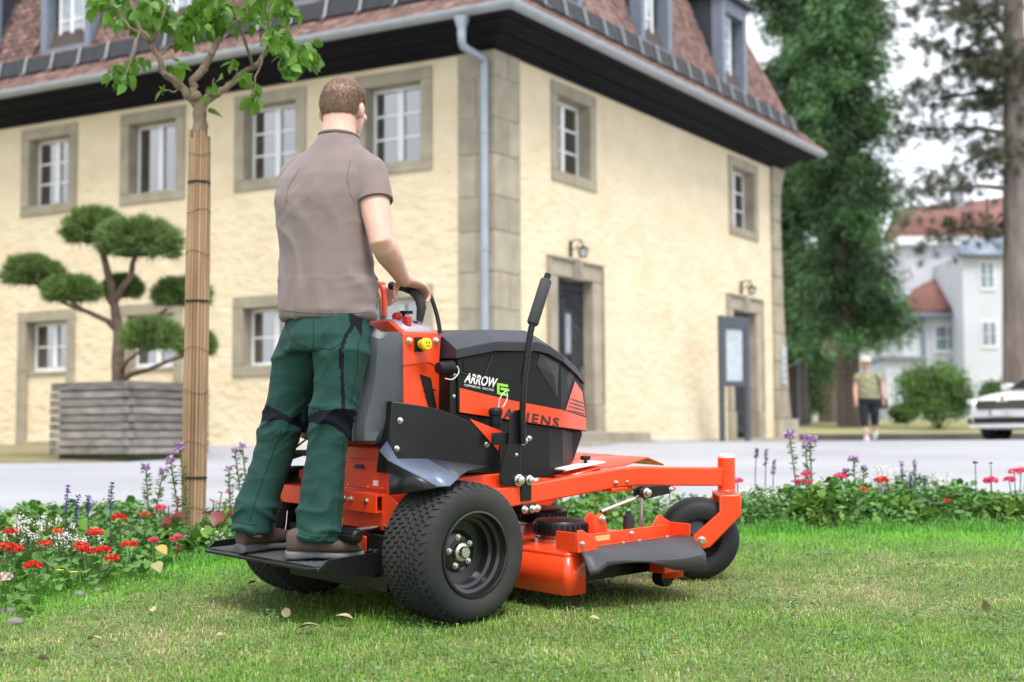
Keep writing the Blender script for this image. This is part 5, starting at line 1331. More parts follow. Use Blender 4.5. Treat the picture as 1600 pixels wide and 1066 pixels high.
# ================================================================== FAR TREES
m_con = M('conifer_foliage', (.048, .115, .045), .65, col2=(.088, .18, .066), vs=1.2, attr=True, trans=.15)
m_cbark = M('conifer_bark', (.085, .062, .055), .95, col2=(.15, .115, .10), vs=3, bump=.03, bs=9, stretch=(1, 1, .2))
def conifer(u, Y, zb, H, R_, n, trunk_r, lab, seed, zlow, droop=.35, dens=150, grp='tall conifers behind the house'):
    r_ = random.Random(seed); g_ = np.random.default_rng(seed)
    b = at(u, 692, Y); b.z = zb
    root = empty('conifer_tree', b, lab, 'tree', grp)
    MB().tube([(0, 0, -.3), (.05, 0, H * .3), (0, .05, H * .65), (0, 0, H)], [trunk_r * 1.25, trunk_r, trunk_r * .6, .04], 12).build('trunk', m_cbark, root)
    P, D, T = [], [], []
    for k in range(n):
        f = r_.random() ** .8; z = lerp(zlow, H * .97, f); a = r_.uniform(0, 2 * math.pi)
        L_ = R_ * (1 - ((z - zlow) / (H * 1.15 - zlow)) ** 1.6) * r_.uniform(.55, 1.12) + .2
        a = a if k % 3 else r_.uniform(3.6, 5.8); A = Vector((0, 0, z)); o_ = Vector((math.cos(a), math.sin(a), 0)); E_ = A + o_ * L_ + Vector((0, 0, -droop * L_ + r_.uniform(-.2, .3)))
        if k % 3 == 0: MB().tube([A, A.lerp(E_, .5) + Vector((0, 0, .12 * L_)), E_], [.05, .035, .012], 6).build('branch', m_cbark, root)
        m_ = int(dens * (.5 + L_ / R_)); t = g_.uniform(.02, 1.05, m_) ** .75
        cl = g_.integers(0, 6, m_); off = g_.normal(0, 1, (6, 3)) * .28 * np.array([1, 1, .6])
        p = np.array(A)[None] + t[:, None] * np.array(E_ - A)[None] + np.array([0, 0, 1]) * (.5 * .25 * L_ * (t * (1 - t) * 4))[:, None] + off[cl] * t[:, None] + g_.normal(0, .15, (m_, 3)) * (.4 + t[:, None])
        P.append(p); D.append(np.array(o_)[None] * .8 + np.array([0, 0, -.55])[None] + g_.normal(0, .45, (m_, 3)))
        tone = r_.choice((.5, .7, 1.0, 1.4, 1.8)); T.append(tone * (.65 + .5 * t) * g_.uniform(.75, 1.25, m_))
    P, D, T = np.concatenate(P), np.concatenate(D), np.concatenate(T)
    D /= np.linalg.norm(D, axis=1)[:, None]
    P = np.concatenate([P, P + nrg.normal(0, .10, P.shape)]); D = np.concatenate([D, D + nrg.normal(0, .2, D.shape)]); T = np.concatenate([T, T])
    v, f = needles(P, D, .30, .026, .25)
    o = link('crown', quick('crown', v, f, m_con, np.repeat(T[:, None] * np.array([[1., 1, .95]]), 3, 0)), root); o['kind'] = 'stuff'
conifer(1326, 46, .95, 24, 1.5, 240, .30, 'tall feathery conifer with a bare lower trunk behind the walking woman', 3, 2.6, dens=190)
conifer(1243, 50, 1.1, 25, 2.2, 180, .34, 'tall feathery conifer rising right behind the corner of the old house', 5, 2.4, dens=190)
conifer(1296, 55, 1.2, 25, 2.2, 120, .34, 'rearmost tall conifer between the two feathery conifers', 8, 9.0, dens=150)
# old pine on the right edge
bq = at(1590, 692, 41); bq.z = .92
root = empty('old_pine', bq, 'old pine with a thick fissured trunk and sparse needles at the right edge', 'tree')
sc = 41 / FPX
def op(u, v, dy=0): return at(u, v, 41 + dy) - bq
m_oldb = M('old_pine_bark', (.12, .095, .085), .95, col2=(.24, .20, .185), vs=2.5, bump=.06, bs=6, stretch=(1, 1, .3))
mb = MB(); rings = []
for i in range(40):
    t = i / 39; c = Vector(op(1592, 672)).lerp(op(1584, -260), t); rr = lerp(.43, .22, t) * (1 + .35 * max(0, .08 - t) / .08)
    rings.append([c + Vector((math.cos(a), math.sin(a), 0)) * rr * (1 + .07 * noise.noise(Vector((math.cos(a) * 6, math.sin(a) * 6, c.z * .7)))) for a in [2 * math.pi * j / 30 for j in range(30)]])
mb.loft(rings).build('trunk', m_oldb, root)
P, D = [], []
LB = [(1585, 330, 1545, 360, 1542, 300), (1582, 60, 1500, 85, 1415, 60), (1582, 110, 1510, 100, 1440, 140), (1584, 150, 1490, 155, 1425, 170), (1584, 215, 1480, 205, 1405, 215), (1583, 20, 1530, -10, 1440, -10), (1584, 240, 1530, 245, 1470, 290), (1582, 5, 1520, 40, 1460, 20),
      (1586, 370, 1500, 360, 1440, 390), (1586, 300, 1480, 300, 1415, 310), (1583, 90, 1540, 30, 1500, -30), (1590, 120, 1640, 100, 1700, 90), (1590, 220, 1650, 200, 1720, 230), (1586, 180, 1560, 160, 1520, 175), (1585, 270, 1560, 250, 1530, 255), (1583, 40, 1480, 10, 1400, 20),
      (1583, -20, 1500, -40, 1420, -60), (1583, -80, 1480, -90, 1400, -100), (1590, -40, 1650, -60, 1720, -60), (1583, 130, 1545, 125, 1512, 118), (1583, 75, 1560, 100, 1535, 95)]
for i, (a, b, c, d, e, f_) in enumerate(LB):
    dy = rng.uniform(-1.3, 1.3); A, B_, C_ = op(a, b), op(c, d, dy * .5), op(e, f_, dy)
    MB().tube([A, A.lerp(B_, .5) + Vector((0, 0, .1)), B_, B_.lerp(C_, .5) + Vector((0, 0, .08)), C_], [.085, .06, .045, .03, .012], 7).build('branch', m_oldb, root)
    for k in range(60):
        t = rng.uniform(.12, 1.05); q = (A.lerp(B_, t * 2) if t < .5 else B_.lerp(C_, t * 2 - 1)) + Vector((rng.gauss(0, .34), rng.gauss(0, .38), rng.gauss(0, .26)))
        if i == 0 and k > 6: break
        if k % 4 == 0: MB().tube([q, (A.lerp(B_, max(0, t - .08) * 2) if t < .5 else B_.lerp(C_, (t - .08) * 2 - 1))], .008, 4).build('twig', m_oldb, root)
        m_ = 38; P.append(np.array(q)[None] + nrg.normal(0, .055, (m_, 3))); D.append(nrg.normal(0, 1, (m_, 3)) + np.array([0, 0, .3]))
P, D = np.concatenate(P), np.concatenate(D); D /= np.linalg.norm(D, axis=1)[:, None]
v, f = needles(P, D, .19, .013, .2)
o = link('crown', quick('crown', v, f, M('old_pine_needles', (.04, .055, .028), .7, col2=(.07, .085, .04), vs=2, attr=True), np.repeat(nrg.uniform(.7, 1.3, len(P))[:, None] * np.ones((1, 3)), 3, 0)), root); o['kind'] = 'stuff'
# leafy bushes
m_bush = M('bush_leaf', (.07, .155, .03), .6, col2=(.12, .22, .045), vs=2, attr=True, trans=.25)
def bush(u, v, Y, zb, w, h, n, lab, seed, tone=1.0, grp='bushes on the raised lawn'):
    g_ = np.random.default_rng(seed); b = at(u, v, Y); b.z = zb
    root = empty('bush', b, lab, 'bush', grp)
    mb = MB()
    for k in range(7): mb.tube([(0, 0, -.05), (g_.normal(0, .12 * w), g_.normal(0, .1), h * .35), (g_.normal(0, .3 * w), g_.normal(0, .25 * w), h * .75)], [.03, .02, .008], 5)
    mb.build('stems', m_cbark, root)
    cl = g_.normal(0, 1, (46, 3)); cl /= np.linalg.norm(cl, axis=1)[:, None]; cl = cl * np.array([w / 2, w / 2, h / 2]) * g_.uniform(.45, .92, (46, 1)) + np.array([0, 0, h * .52]); cl[:, 2] = np.maximum(cl[:, 2], .12)
    k = g_.integers(0, 46, n); p = cl[k] + g_.normal(0, .10 * w, (n, 3)) * np.array([1, 1, .8]); d = g_.normal(0, 1, (n, 3)); d /= np.linalg.norm(d, axis=1)[:, None]; p[:, 2] = np.maximum(p[:, 2], .02)
    v_, f_ = needles(p, d, .10, .03, .2); tn = g_.uniform(.6, 1.4, 46)[k] * g_.uniform(.8, 1.2, n) * tone
    o = link('foliage', quick('foliage', v_, f_, m_bush, np.repeat(tn[:, None] * np.ones((1, 3)), 3, 0)), root); o['kind'] = 'stuff'
bush(1466, 661, 42, .93, 2.0, 1.95, 9000, 'round green leafy bush on the raised lawn left of the white car', 11)
bush(1262, 655, 52, 1.2, 2.2, 2.6, 7000, 'dark bush at the foot of the conifer beside the house corner', 12, .7)
bush(1312, 655, 56, 1.3, 1.6, 1.5, 5000, 'low bush between the two conifer trunks', 13, .9)
bush(1412, 655, 52, 1.2, 1.0, .8, 2500, 'small low shrub just left of the round bush', 14, .9)
bush(1560, 640, 45, .98, 1.1, 1.5, 3000, 'small bush behind the white car at the pine trunk', 15, .9)
bush(1210, 655, 60, 1.4, 3.0, 4.2, 7000, 'tall dark bush partly behind the stone pilaster', 16, .6)
gp_ = at(1249, 655, 48); gp_.z = 1.02
root = empty('grey_post', gp_, 'slim grey post standing on the raised lawn by the pilaster', 'post')
MB().lathe([(.085, 0), (.06, .05), (.06, 2.1), (0, 2.1)], 12).build('shaft', M('post_grey', (.10, .12, .15), .6), root)
MB().lathe([(.0, 2.05), (.10, 2.06), (.11, 2.22), (.03, 2.3), (0, 2.3)], 12).build('head', M('post_grey', (.1, .1, .1)), root)

# ================================================================== WHITE HOUSES FAR BEHIND
def hx(u, Y): return (u - 800) / FPX * Y
def hz(v, Y): return CAMZ + (692 - v) / FPX * Y
hb_ = Vector((hx(1500, 70), 70, 1.3))
far = empty('white_house', hb_, 'white rendered house with red tiled roofs beyond the pine', 'house')
m_ww = M('white_render', (.54, .56, .61), .9, var=.05, vs=.8)
m_rr = M('red_roof', (.15, .065, .055), .9, col2=(.22, .095, .08), vs=1.2, bump=.03, bs=5, stretch=(1, 1, 4))
m_bz = M('blue_zinc', (.20, .25, .32), .6, .2)
def fb(nm, mat, u0, u1, v0, v1, Y0, Y1, par=None, bev=.0):
    x0, x1 = hx(u0, Y0) - hb_.x, hx(u1, Y0) - hb_.x
    return MB().bx(x0, x1, Y0 - 70, Y1 - 70, hz(v1, Y0) - hb_.z, hz(v0, Y0) - hb_.z).build(nm, mat, par or far, bev=bev)
fb('wall', m_ww, 1392, 1640, 378, 680, 74, 86)
fb('wall', m_ww, 1412, 1512, 492, 680, 68.5, 73.9)
fb('bay_wall', m_ww, 1508, 1574, 400, 690, 66.5, 73.9)
fb('wall', m_ww, 1418, 1506, 384, 470, 71, 73.95)
fb('flat_roof', M('white_trim', (.74, .75, .78), .7), 1410, 1532, 371, 384, 70.6, 73.9)
def quadm(nm, mat, pts, th=.15):
    o = MB().add([Vector((hx(u, Y), Y, hz(v, Y))) - hb_ for u, v, Y in pts], [tuple(range(len(pts)))]).build(nm, mat, far); q = o.modifiers.new('t', 'SOLIDIFY'); q.thickness = th; return o
quadm('roof', m_rr, [(1383, 378, 73.5), (1650, 372, 73.5), (1650, 306, 80), (1409, 332, 80)])
quadm('roof_end', m_rr, [(1383, 378, 73.5), (1409, 332, 80), (1388, 378, 87)])
quadm('wing_roof', m_rr, [(1405, 496, 68.2), (1509, 490, 68.2), (1509, 409, 72.6), (1434, 454, 71.5)])
quadm('roof_flashing', m_bz, [(1438, 456, 71.3), (1442, 448, 71.6), (1511, 404, 72.8), (1511, 412, 72.5)])
quadm('bay_roof', m_bz, [(1503, 404, 66.2), (1577, 404, 66.2), (1572, 378, 69), (1514, 380, 69)])
quadm('bay_roof', m_bz, [(1503, 404, 66.2), (1514, 380, 69), (1514, 380, 73)])
fb('gutter', m_bz, 1406, 1510, 492, 497, 68.0, 68.3)
fb('downpipe', m_bz, 1445, 1448, 497, 660, 68.2, 68.45)
fb('roof_window', m_white, 1497, 1510, 432, 446, 69.5, 70.2); fb('roof_window', m_white, 1513, 1533, 350, 362, 75.5, 76.2)
fb('chimney', M('chimney_grey', (.25, .26, .28), .9), 1500, 1514, 296, 330, 78.5, 79.6)
m_fp = M('far_pane', (.10, .14, .19), .12, col2=(.22, .28, .34), vs=1.5)
def fwin(u0, u1, v0, v1, Y):
    w = fb('window', m_white, u0 - 2.5, u1 + 2.5, v0 - 2.5, v1 + 5, Y - .06, Y)
    um = (u0 + u1) / 2; vm = (v0 + v1) / 2
    for a, b in ((u0, um - 1.2), (um + 1.2, u1)):
        for c, d in ((v0, vm - .8), (vm + .8, v1)): fb('pane', m_fp, a, b, c, d, Y - .08, Y - .065, w)
fwin(1537.5, 1557, 414, 452, 66.5); fwin(1538, 1558, 507, 543, 66.5); fwin(1541, 1560, 600, 620, 66.5); fwin(1464, 1500, 513, 550, 68.5)
fwin(1420, 1428, 610, 640, 68.5)
nb2 = Vector((hx(1392, 62), 62, 1.4))
sm = empty('pale_outbuilding', nb2, 'pale garden building half hidden behind the conifer trunk', 'building')
MB().bx(-.2, 1.3, 0, 3, -.3, 2.6).build('wall', m_ww, sm); MB().bx(-.35, 1.45, -.2, 3.2, 2.6, 2.72).build('roof', m_bz, sm)
MB().bx(.15, .95, -.03, 0, -.2, 1.9).build('door', M('pale_blue_door', (.42, .47, .55), .7), sm)
nb3 = Vector((hx(1296, 64), 64, 1.4))
sm = empty('distant_garage', nb3, 'pale distant garage glimpsed between the conifers low down', 'building')
MB().bx(-1.0, 1.3, 0, 3, -.3, 1.3).build('wall', M('garage_wall', (.5, .5, .52), .9), sm); MB().prism([(-1.2, 1.3), (1.5, 1.3), (.15, 2.1)], -.2, 3.2, 'y').build('roof', m_bz, sm)

# ================================================================== CAR
ca = math.radians(214)      # heading, from +X anticlockwise
nose = at(1566, 692, 28.6); nose.z = CAMZ + .006
cd = Vector((math.cos(ca), math.sin(ca), 0))
CM = Matrix.Translation(nose - cd * 2.28) @ Matrix.Rotation(ca, 4, 'Z')
car = empty('car', label='white estate car parked at the right edge of the picture', cat='car', mat=CM)
m_car = M('white_car_paint', (.78, .79, .81), .22, var=.02, coat=.8)
m_cg = M('car_glass', (.02, .025, .03), .06, spec=.8)
def cr(x, hw, zb, zt, p=4.5, n=28): return [Vector((x, hw * math.copysign(abs(math.cos(t)) ** (2 / p), math.cos(t)), (zb + zt) / 2 + (zt - zb) / 2 * math.copysign(abs(math.sin(t)) ** (2 / p), math.sin(t)))) for t in [2 * math.pi * j / n for j in range(n)]]
MB().loft([cr(*q) for q in ((2.30, .55, .34, .66), (2.27, .72, .26, .74), (2.15, .84, .21, .82), (1.9, .905, .19, .90), (1.4, .92, .19, .965), (.9, .92, .19, 1.02), (0, .92, .19, 1.03), (-1.2, .92, .19, 1.04), (-2.0, .90, .22, 1.04), (-2.28, .84, .30, 1.0), (-2.34, .7, .36, .9))]).build('body', m_car, car, smooth=60)
MB().loft([[Vector((x0, s * w0, z)) for s, w0, x0, z in q] for q in (
    [(1, .84, 1.05, 1.0), (1, .80, .9, 1.1), (-1, .80, .9, 1.1), (-1, .84, 1.05, 1.0)], [(1, .86, .5, 1.0), (1, .66, .25, 1.44), (-1, .66, .25, 1.44), (-1, .86, .5, 1.0)],
    [(1, .87, -.6, 1.0), (1, .66, -.6, 1.49), (-1, .66, -.6, 1.49), (-1, .87, -.6, 1.0)], [(1, .86, -1.8, 1.0), (1, .62, -1.7, 1.42), (-1, .62, -1.7, 1.42), (-1, .86, -1.8, 1.0)], [(1, .80, -2.2, 1.0), (1, .66, -2.05, 1.15), (-1, .66, -2.05, 1.15), (-1, .80, -2.2, 1.0)])]).build('cabin_glass', m_cg, car, bev=.04)
MB().loft([cr(x, w, z, z + .04, 3) for x, w, z in ((.22, .62, 1.43), (-.6, .64, 1.475), (-1.75, .60, 1.42))]).build('roof', m_car, car)
for x in (1.42, -1.36):
    for s in (-1, 1):
        MB().lathe([(.0, s * .93), (.375, s * .93), (.385, s * .90), (.385, s * .7)], 28, (x, 0, .33), 'y').build('wheel_arch', M('arch_black', (.01, .01, .011), .8), car)
        w = MB().lathe([(.20, s * .935), (.22, s * .945), (.30, s * .95), (.325, s * .93), (.33, s * .85), (.325, s * .74), (.2, s * .73)], 32, (x, 0, .325), 'y').build('wheel', m_rub, car)
        mb = MB().lathe([(.20, s * .93), (.21, s * .942), (.19, s * .925), (.06, s * .92), (0, s * .935)], 20, (x, 0, .325), 'y')
        mb.build('rim', M('alloy', (.45, .46, .48), .3, .9), w)
m_gr = M('grille_black', (.012, .014, .018), .4)
gy = [(-.56, .58), (-.62, .70), (-.56, .765), (-.16, .765), (-.10, .74), (.10, .74), (.16, .765), (.56, .765), (.62, .70), (.56, .58)]
g = MB().prism(gy, 2.235, 2.315, 'x').build('grille', m_gr, car, bev=.02)
for k in range(17): MB().bx(2.312, 2.322, -.52 + k * .065 - .006, -.52 + k * .065 + .006, .595, .75).build('grille_bar', M('chrome', (.6, .62, .65), .2, 1), g)
MB().lathe([(0, .03), (.045, .03), (.055, .015), (.055, 0)], 16, (2.24, 0, .80), 'x').build('emblem', M('chrome', (.6, .62, .65), .2, 1), car)
for s in (-1, 1):
    h = MB().prism([(s * .60, .66), (s * .64, .775), (s * .88, .80), (s * .90, .72), (s * .80, .68)], 1.98, 2.20, 'x').build('headlight', M('lamp_clear', (.55, .62, .70), .08, spec=.8), car, bev=.015)
    MB().ball((2.19, s * .70, .725), .04, 10, 8).build('lamp_lens', emis('lamp_lit', (.9, .95, 1.0), 4.0), h)
    MB().prism([(s * .55, .27), (s * .60, .40), (s * .86, .43), (s * .88, .33)], 2.05, 2.22, 'x').build('fog_light_trim', m_gr, car, bev=.01)
    MB().loft([cr(x, .09, 1.0, 1.14, 3, 12) for x in (.72, .80, .92)]).xf(Matrix.Translation((0, s * .98, 0))).build('mirror', m_car, car)
MB().bx(2.10, 2.312, -.66, .66, .315, .44).build('lower_intake', m_gr, car, bev=.02)
MB().bx(2.16, 2.33, -.74, .74, .235, .285).build('bumper_lip', m_car, car, bev=.015)
pt = MB().bx(2.318, 2.330, -.26, .26, .465, .575).build('number_plate', M('plate_white', (.70, .72, .74), .5), car, bev=.004)
MB().bx(2.3302, 2.3325, -.26, -.215, .467, .573).build('plate_band', M('plate_blue', (.02, .09, .35), .5), pt)
me = text_mesh('32', .085, .0006); me.materials.append(M('plate_ink', (.06, .06, .07), .6))
link('plate_lettering', me, pt, None, Matrix.Translation((2.3312, .09, .49)) @ Matrix.Rotation(math.pi / 2, 4, 'Z') @ Matrix.Rotation(math.pi / 2, 4, 'X'))
# ================================================================== FLOWER BEDS
def petals(n, size, wide, gen):
    """n diamonds (2 triangles) placed by gen(i) -> (pos, dir, normal-ish)"""
    V_, F_ = [], []
    for i in range(n):
        p, d, nn = gen(i); d = d.normalized(); s = d.cross(nn).normalized() * size * wide; L_ = d * size
        up = s.cross(d).normalized() * size * .15
        b = len(V_); V_ += [p, p + L_ * .5 - s + up, p + L_, p + L_ * .5 + s + up]; F_ += [(b, b + 1, b + 2), (b, b + 2, b + 3)]
    return V_, F_
def rv(s=1.0): return Vector((rng.gauss(0, s), rng.gauss(0, s), rng.gauss(0, s)))
m_pet = {'red': M('petal_red', (.60, .022, .018), .5, col2=(.78, .05, .03), vs=40, trans=.2), 'pink': M('petal_pink', (.72, .035, .13), .5, col2=(.85, .10, .22), vs=40, trans=.2),
         'orange': M('petal_orange', (.60, .10, .03), .5, col2=(.72, .18, .07), vs=40, trans=.2), 'violet': M('petal_violet', (.10, .06, .27), .6, col2=(.17, .10, .38), vs=40),
         'lilac': M('petal_lilac', (.42, .22, .50), .6, col2=(.60, .42, .66), vs=40, trans=.2), 'white': M('petal_white', (.78, .77, .73), .7, var=.06), 'yellow': M('petal_yellow', (.75, .62, .03), .6),
         'brown': M('seed_brown', (.16, .06, .04), .8), 'dusty': M('petal_dusty', (.55, .40, .40), .7)}
m_stem = M('plant_stem', (.09, .13, .04), .7, var=.2); m_gl = M('plant_leaf', (.065, .165, .028), .55, col2=(.115, .24, .045), vs=10, rnd=.22, trans=.2)
m_bright = M('plant_leaf_bright', (.10, .21, .03), .55, col2=(.17, .30, .05), vs=10, rnd=.2, trans=.25)
def leafy(n, R_, h, sz, wide=.5):
    def g(i):
        a = rng.uniform(0, 6.28); r = R_ * math.sqrt(rng.random()); p = Vector((r * math.cos(a), r * math.sin(a), h * rng.uniform(.25, 1) * (1 - .5 * r / R_)))
        d = Vector((math.cos(a), math.sin(a), rng.uniform(-.3, .6))) + rv(.4); return p, d, Vector((0, 0, 1)) + rv(.35)
    return petals(n, sz, wide, g)
def base_at(u, v, Y):
    p = at(u, v, Y); h = p.z - ground(Y); b = Vector((p.x, Y, ground(Y) + .008)); return b, max(.06, h)
def stem_curve(h, lean, n=5): return [Vector((lean * (t / n) ** 1.6 * .5 + .004 * math.sin(t), 0, h * t / n)) for t in range(n + 1)]
ALL = {'geranium': 'geraniums in the flower beds', 'salvia': 'violet salvias in the flower beds', 'spider_flower': 'lilac spider flowers in the flower beds', 'alyssum': 'white alyssum clumps in the flower beds'}
def geranium(u, v, Y, col, lab, r=.034, heads=((0, 0),)):
    b, h = base_at(u, v, Y); root = empty('geranium', b, lab, 'flower', ALL['geranium'])
    for du, dv in heads:
        q = at(u + du, v + dv, Y + rng.uniform(-.03, .03)) - b; q0 = Vector((q.x * .4, .02, 0))
        MB().tube([q0, q0.lerp(q, .5) + Vector((.004, 0, 0)), q + Vector((0, 0, -.012))], .003, 6).build('stem', m_stem, root)
        def g(i):
            d = rv(); d.z = abs(d.z) * .7 - .15; d.normalize(); p = q + Vector((d.x * r, d.y * r, d.z * r * .62)); return p - d * .006, d + rv(.7), d + rv(.25)
        V_, F_ = petals(85, r * .50, .45, g); link('flower_head', quick('flower_head', V_, F_, m_pet[col]), root)
    V_, F_ = leafy(26, .105, min(.13, h * .7), .042, .6); link('foliage', quick('foliage', V_, F_, m_gl), root)
def salvia(u, v, Y, lab, lean=0.0, sp=.11):
    b, h = base_at(u, v, Y); b.x -= lean * .5; root = empty('salvia', b, lab, 'flower', ALL['salvia'])
    P = stem_curve(h, lean); MB().tube(P, [.0028] * 5 + [.0015], 6).build('stem', M('salvia_stem', (.05, .05, .09), .7), root)
    tp_, d0 = P[-1], (P[-1] - P[-2]).normalized()
    def g(i):
        k = (i // 9) / 8; c = tp_ - d0 * sp * (1 - k); a = rng.uniform(0, 6.28); rr = .011 * (1.15 - .6 * k); o_ = Vector((math.cos(a), math.sin(a), rng.uniform(-.1, .5)))
        return c + o_ * rr * .3 + rv(.002), o_ + rv(.2), Vector((0, 0, 1)) + rv(.4)
    V_, F_ = petals(81, .0135, .42, g); link('flower_spike', quick('flower_spike', V_, F_, m_pet['violet']), root)
    V_, F_ = leafy(14, .05, min(.14, h * .5), .04, .28); link('foliage', quick('foliage', V_, F_, m_gl), root)
def cleome(u, v, Y, lab, lean=0.0, r=.028):
    b, h = base_at(u, v, Y); b.x -= lean * .5; root = empty('spider_flower', b, lab, 'flower', ALL['spider_flower'])
    P = stem_curve(h, lean); MB().tube(P, [.004] * 5 + [.0025], 6).build('stem', m_stem, root); tp_ = P[-1]
    def g(i):
        a = rng.uniform(0, 6.28); o_ = Vector((math.cos(a), math.sin(a), rng.uniform(-.5, .9))); return tp_ + o_ * r * .25 + Vector((0, 0, -rng.random() * .02)), o_ + rv(.25), Vector((0, 0, 1)) + rv(.5)
    V_, F_ = petals(46, r * .95, .22, g); link('flower_head', quick('flower_head', V_, F_, m_pet['lilac']), root)
    def g2(i):
        t = rng.uniform(.15, .95); k = t * 5; c = P[int(k)].lerp(P[min(5, int(k) + 1)], k % 1); a = rng.uniform(0, 6.28); return c, Vector((math.cos(a), math.sin(a), rng.uniform(-.1, .7))), Vector((0, 0, 1)) + rv(.3)
    V_, F_ = petals(64, .036, .17, g2); link('foliage', quick('foliage', V_, F_, m_bright), root)
def alyssum(u, v, Y, w, lab, n=420, sz=.006):
    b, h = base_at(u, v, Y); root = empty('alyssum', b, lab, 'flower', ALL['alyssum'])
    V_, F_ = leafy(60, w, h * .8, .03, .25); link('foliage', quick('foliage', V_, F_, m_gl), root)
    hubs = [Vector((rng.gauss(0, w * .42), rng.gauss(0, w * .35), h * rng.uniform(.55, 1.0))) for _ in range(26)]
    mb = MB()
    for q in hubs: mb.tube([(q.x * .4, q.y * .4, 0), q], .0014, 4)
    mb.build('stems', m_stem, root)
    def g(i):
        q = hubs[i % 26]; d = rv(); d.normalize(); return q + d * rng.random() * .020, d + rv(.4), d + rv(.3)
    V_, F_ = petals(n, sz * 1.5, .5, g); o = link('blossom', quick('blossom', V_, F_, m_pet['white']), root); o['kind'] = 'stuff'
# left bed
for a in ((15, 827, 6.3, 'red', 'crimson geranium at the left picture edge, the highest one there', .033), (8, 850, 6.0, 'red', 'pair of red geranium heads at the left picture edge', .033, ((0, 0), (15, 5))),
          (50, 881, 5.75, 'red', 'bright red geranium low at the front of the left bed', .036), (69, 846, 6.1, 'red', 'small rust red geranium left of the white alyssum stems', .028), (88, 827, 6.3, 'orange', 'faded orange red geranium below the leftmost violet salvia', .028),
          (148, 830, 6.3, 'red', 'flat red geranium below the rightmost left-bed salvia', .036), (132, 857, 6.05, 'red', 'wide cluster of red geranium heads in the middle of the left bed', .032, ((0, 0), (13, 3), (28, 0), (41, 13), (-7, -7))),
          (200, 848, 6.25, 'red', 'coral red geranium between the red cluster and the tree', .034), (185, 806, 6.8, 'red', 'round red geranium standing against the road right of the salvias', .036), (238, 842, 6.6, 'pink', 'single pink geranium head left of the wrapped tree', .026),
          (270, 840, 6.9, 'pink', 'three pink geranium heads at the foot of the wrapped tree', .024, ((0, 0), (8, -3), (6, 14))), (249, 791, 7.3, 'pink', 'pink geranium among the stems left of the wrapped tree', .030), (225, 801, 7.1, 'orange', 'orange geranium left of the wrapped tree', .028),
          (4, 900, 5.45, 'dusty', 'faded dusty pink geranium at the lower left picture edge', .035),
          # right bed
          (1151, 754, 8.3, 'pink', 'pink geranium just right of the caster post', .034), (1249, 756, 8.4, 'pink', 'cluster of pink geranium heads below the tall spider flowers', .034, ((0, 0), (10, -12), (11, 1))), (1312, 748, 8.6, 'pink', 'magenta geranium left of the middle spider flowers', .042),
          (1376, 754, 8.4, 'red', 'single red geranium in the middle of the right bed', .04), (1547, 756, 8.3, 'pink', 'wide pink geranium near the right picture edge', .042), (1584, 742, 8.4, 'pink', 'pink geranium heads at the right picture edge', .036, ((0, 0), (-8, 12), (10, -2))),
          (1478, 786, 8.1, 'red', 'small red geranium low in the right bed', .022), (1348, 768, 8.25, 'orange', 'withered orange geranium under the middle spider flowers', .026), (1045, 766, 8.5, 'pink', 'pink geranium glimpsed under the mower frame', .036)):
    geranium(*a[:5], a[5] * .84, *a[6:])
for a in ((1523, 727, 8.7, 'brown', 'brown seed head leaning at the right of the right bed', .016), (1547, 728, 8.8, 'brown', 'upright brown seed head right of the leaning one', .012)): geranium(*a)
for a in ((107, 760, 6.7, 'leftmost violet salvia of the four in the left bed', .05), (122, 776, 6.6, 'second violet salvia from the left in the left bed', .05), (138, 776, 6.7, 'short violet salvia third from the left in the left bed', .01, .07), (175, 756, 6.6, 'tallest violet salvia of the left bed, the rightmost of four', .03),
          (1183, 706, 8.9, 'leftmost slim salvia right of the caster post', .06, .05), (1198, 708, 8.9, 'middle slim salvia right of the caster post', .05, .09), (1210, 724, 8.9, 'rightmost slim salvia right of the caster post', .05, .08),
          (1409, 728, 8.8, 'leftmost salvia of the middle group in the right bed', 0, .10), (1422, 749, 8.6, 'shortest salvia of the middle group in the right bed', 0, .08), (1429, 725, 8.8, 'tallest salvia of the middle group in the right bed', .02, .09), (1445, 750, 8.7, 'rightmost salvia of the middle group in the right bed', .02, .08)):
    salvia(*a)
for a in ((228, 729, 7.9, 'leftmost lilac spider flower beside the wrapped tree', -.02), (257, 733, 7.9, 'leaning spider flower second from the left by the wrapped tree', .12), (266, 717, 7.8, 'spider flower third from the left by the wrapped tree', -.08), (280, 697, 7.75, 'tallest spider flower just left of the wrapped tree', -.08, .032),
          (358, 730, 8.0, 'low spider flower right of the wrapped tree by the man\'s leg', 0, .02), (367, 702, 8.1, 'leaning spider flower touching the man\'s left leg', -.07, .02), (379, 695, 8.1, 'spider flower half hidden behind the man\'s left leg', -.05, .022),
          (1234, 682, 8.5, 'tallest lilac spider flower of the right bed', -.06, .034), (1266, 690, 8.5, 'broad lilac spider flower right of the tallest one', .0, .042), (1259, 700, 8.6, 'thin spider flower between the two tall ones', -.02, .024), (1334, 721, 8.6, 'middle lilac spider flower of the right bed', .0, .034), (1350, 734, 8.7, 'small spider flower right of the middle one', .03, .02), (1322, 738, 8.6, 'small spider flower left of the middle one', .0, .02)):
    cleome(*a)
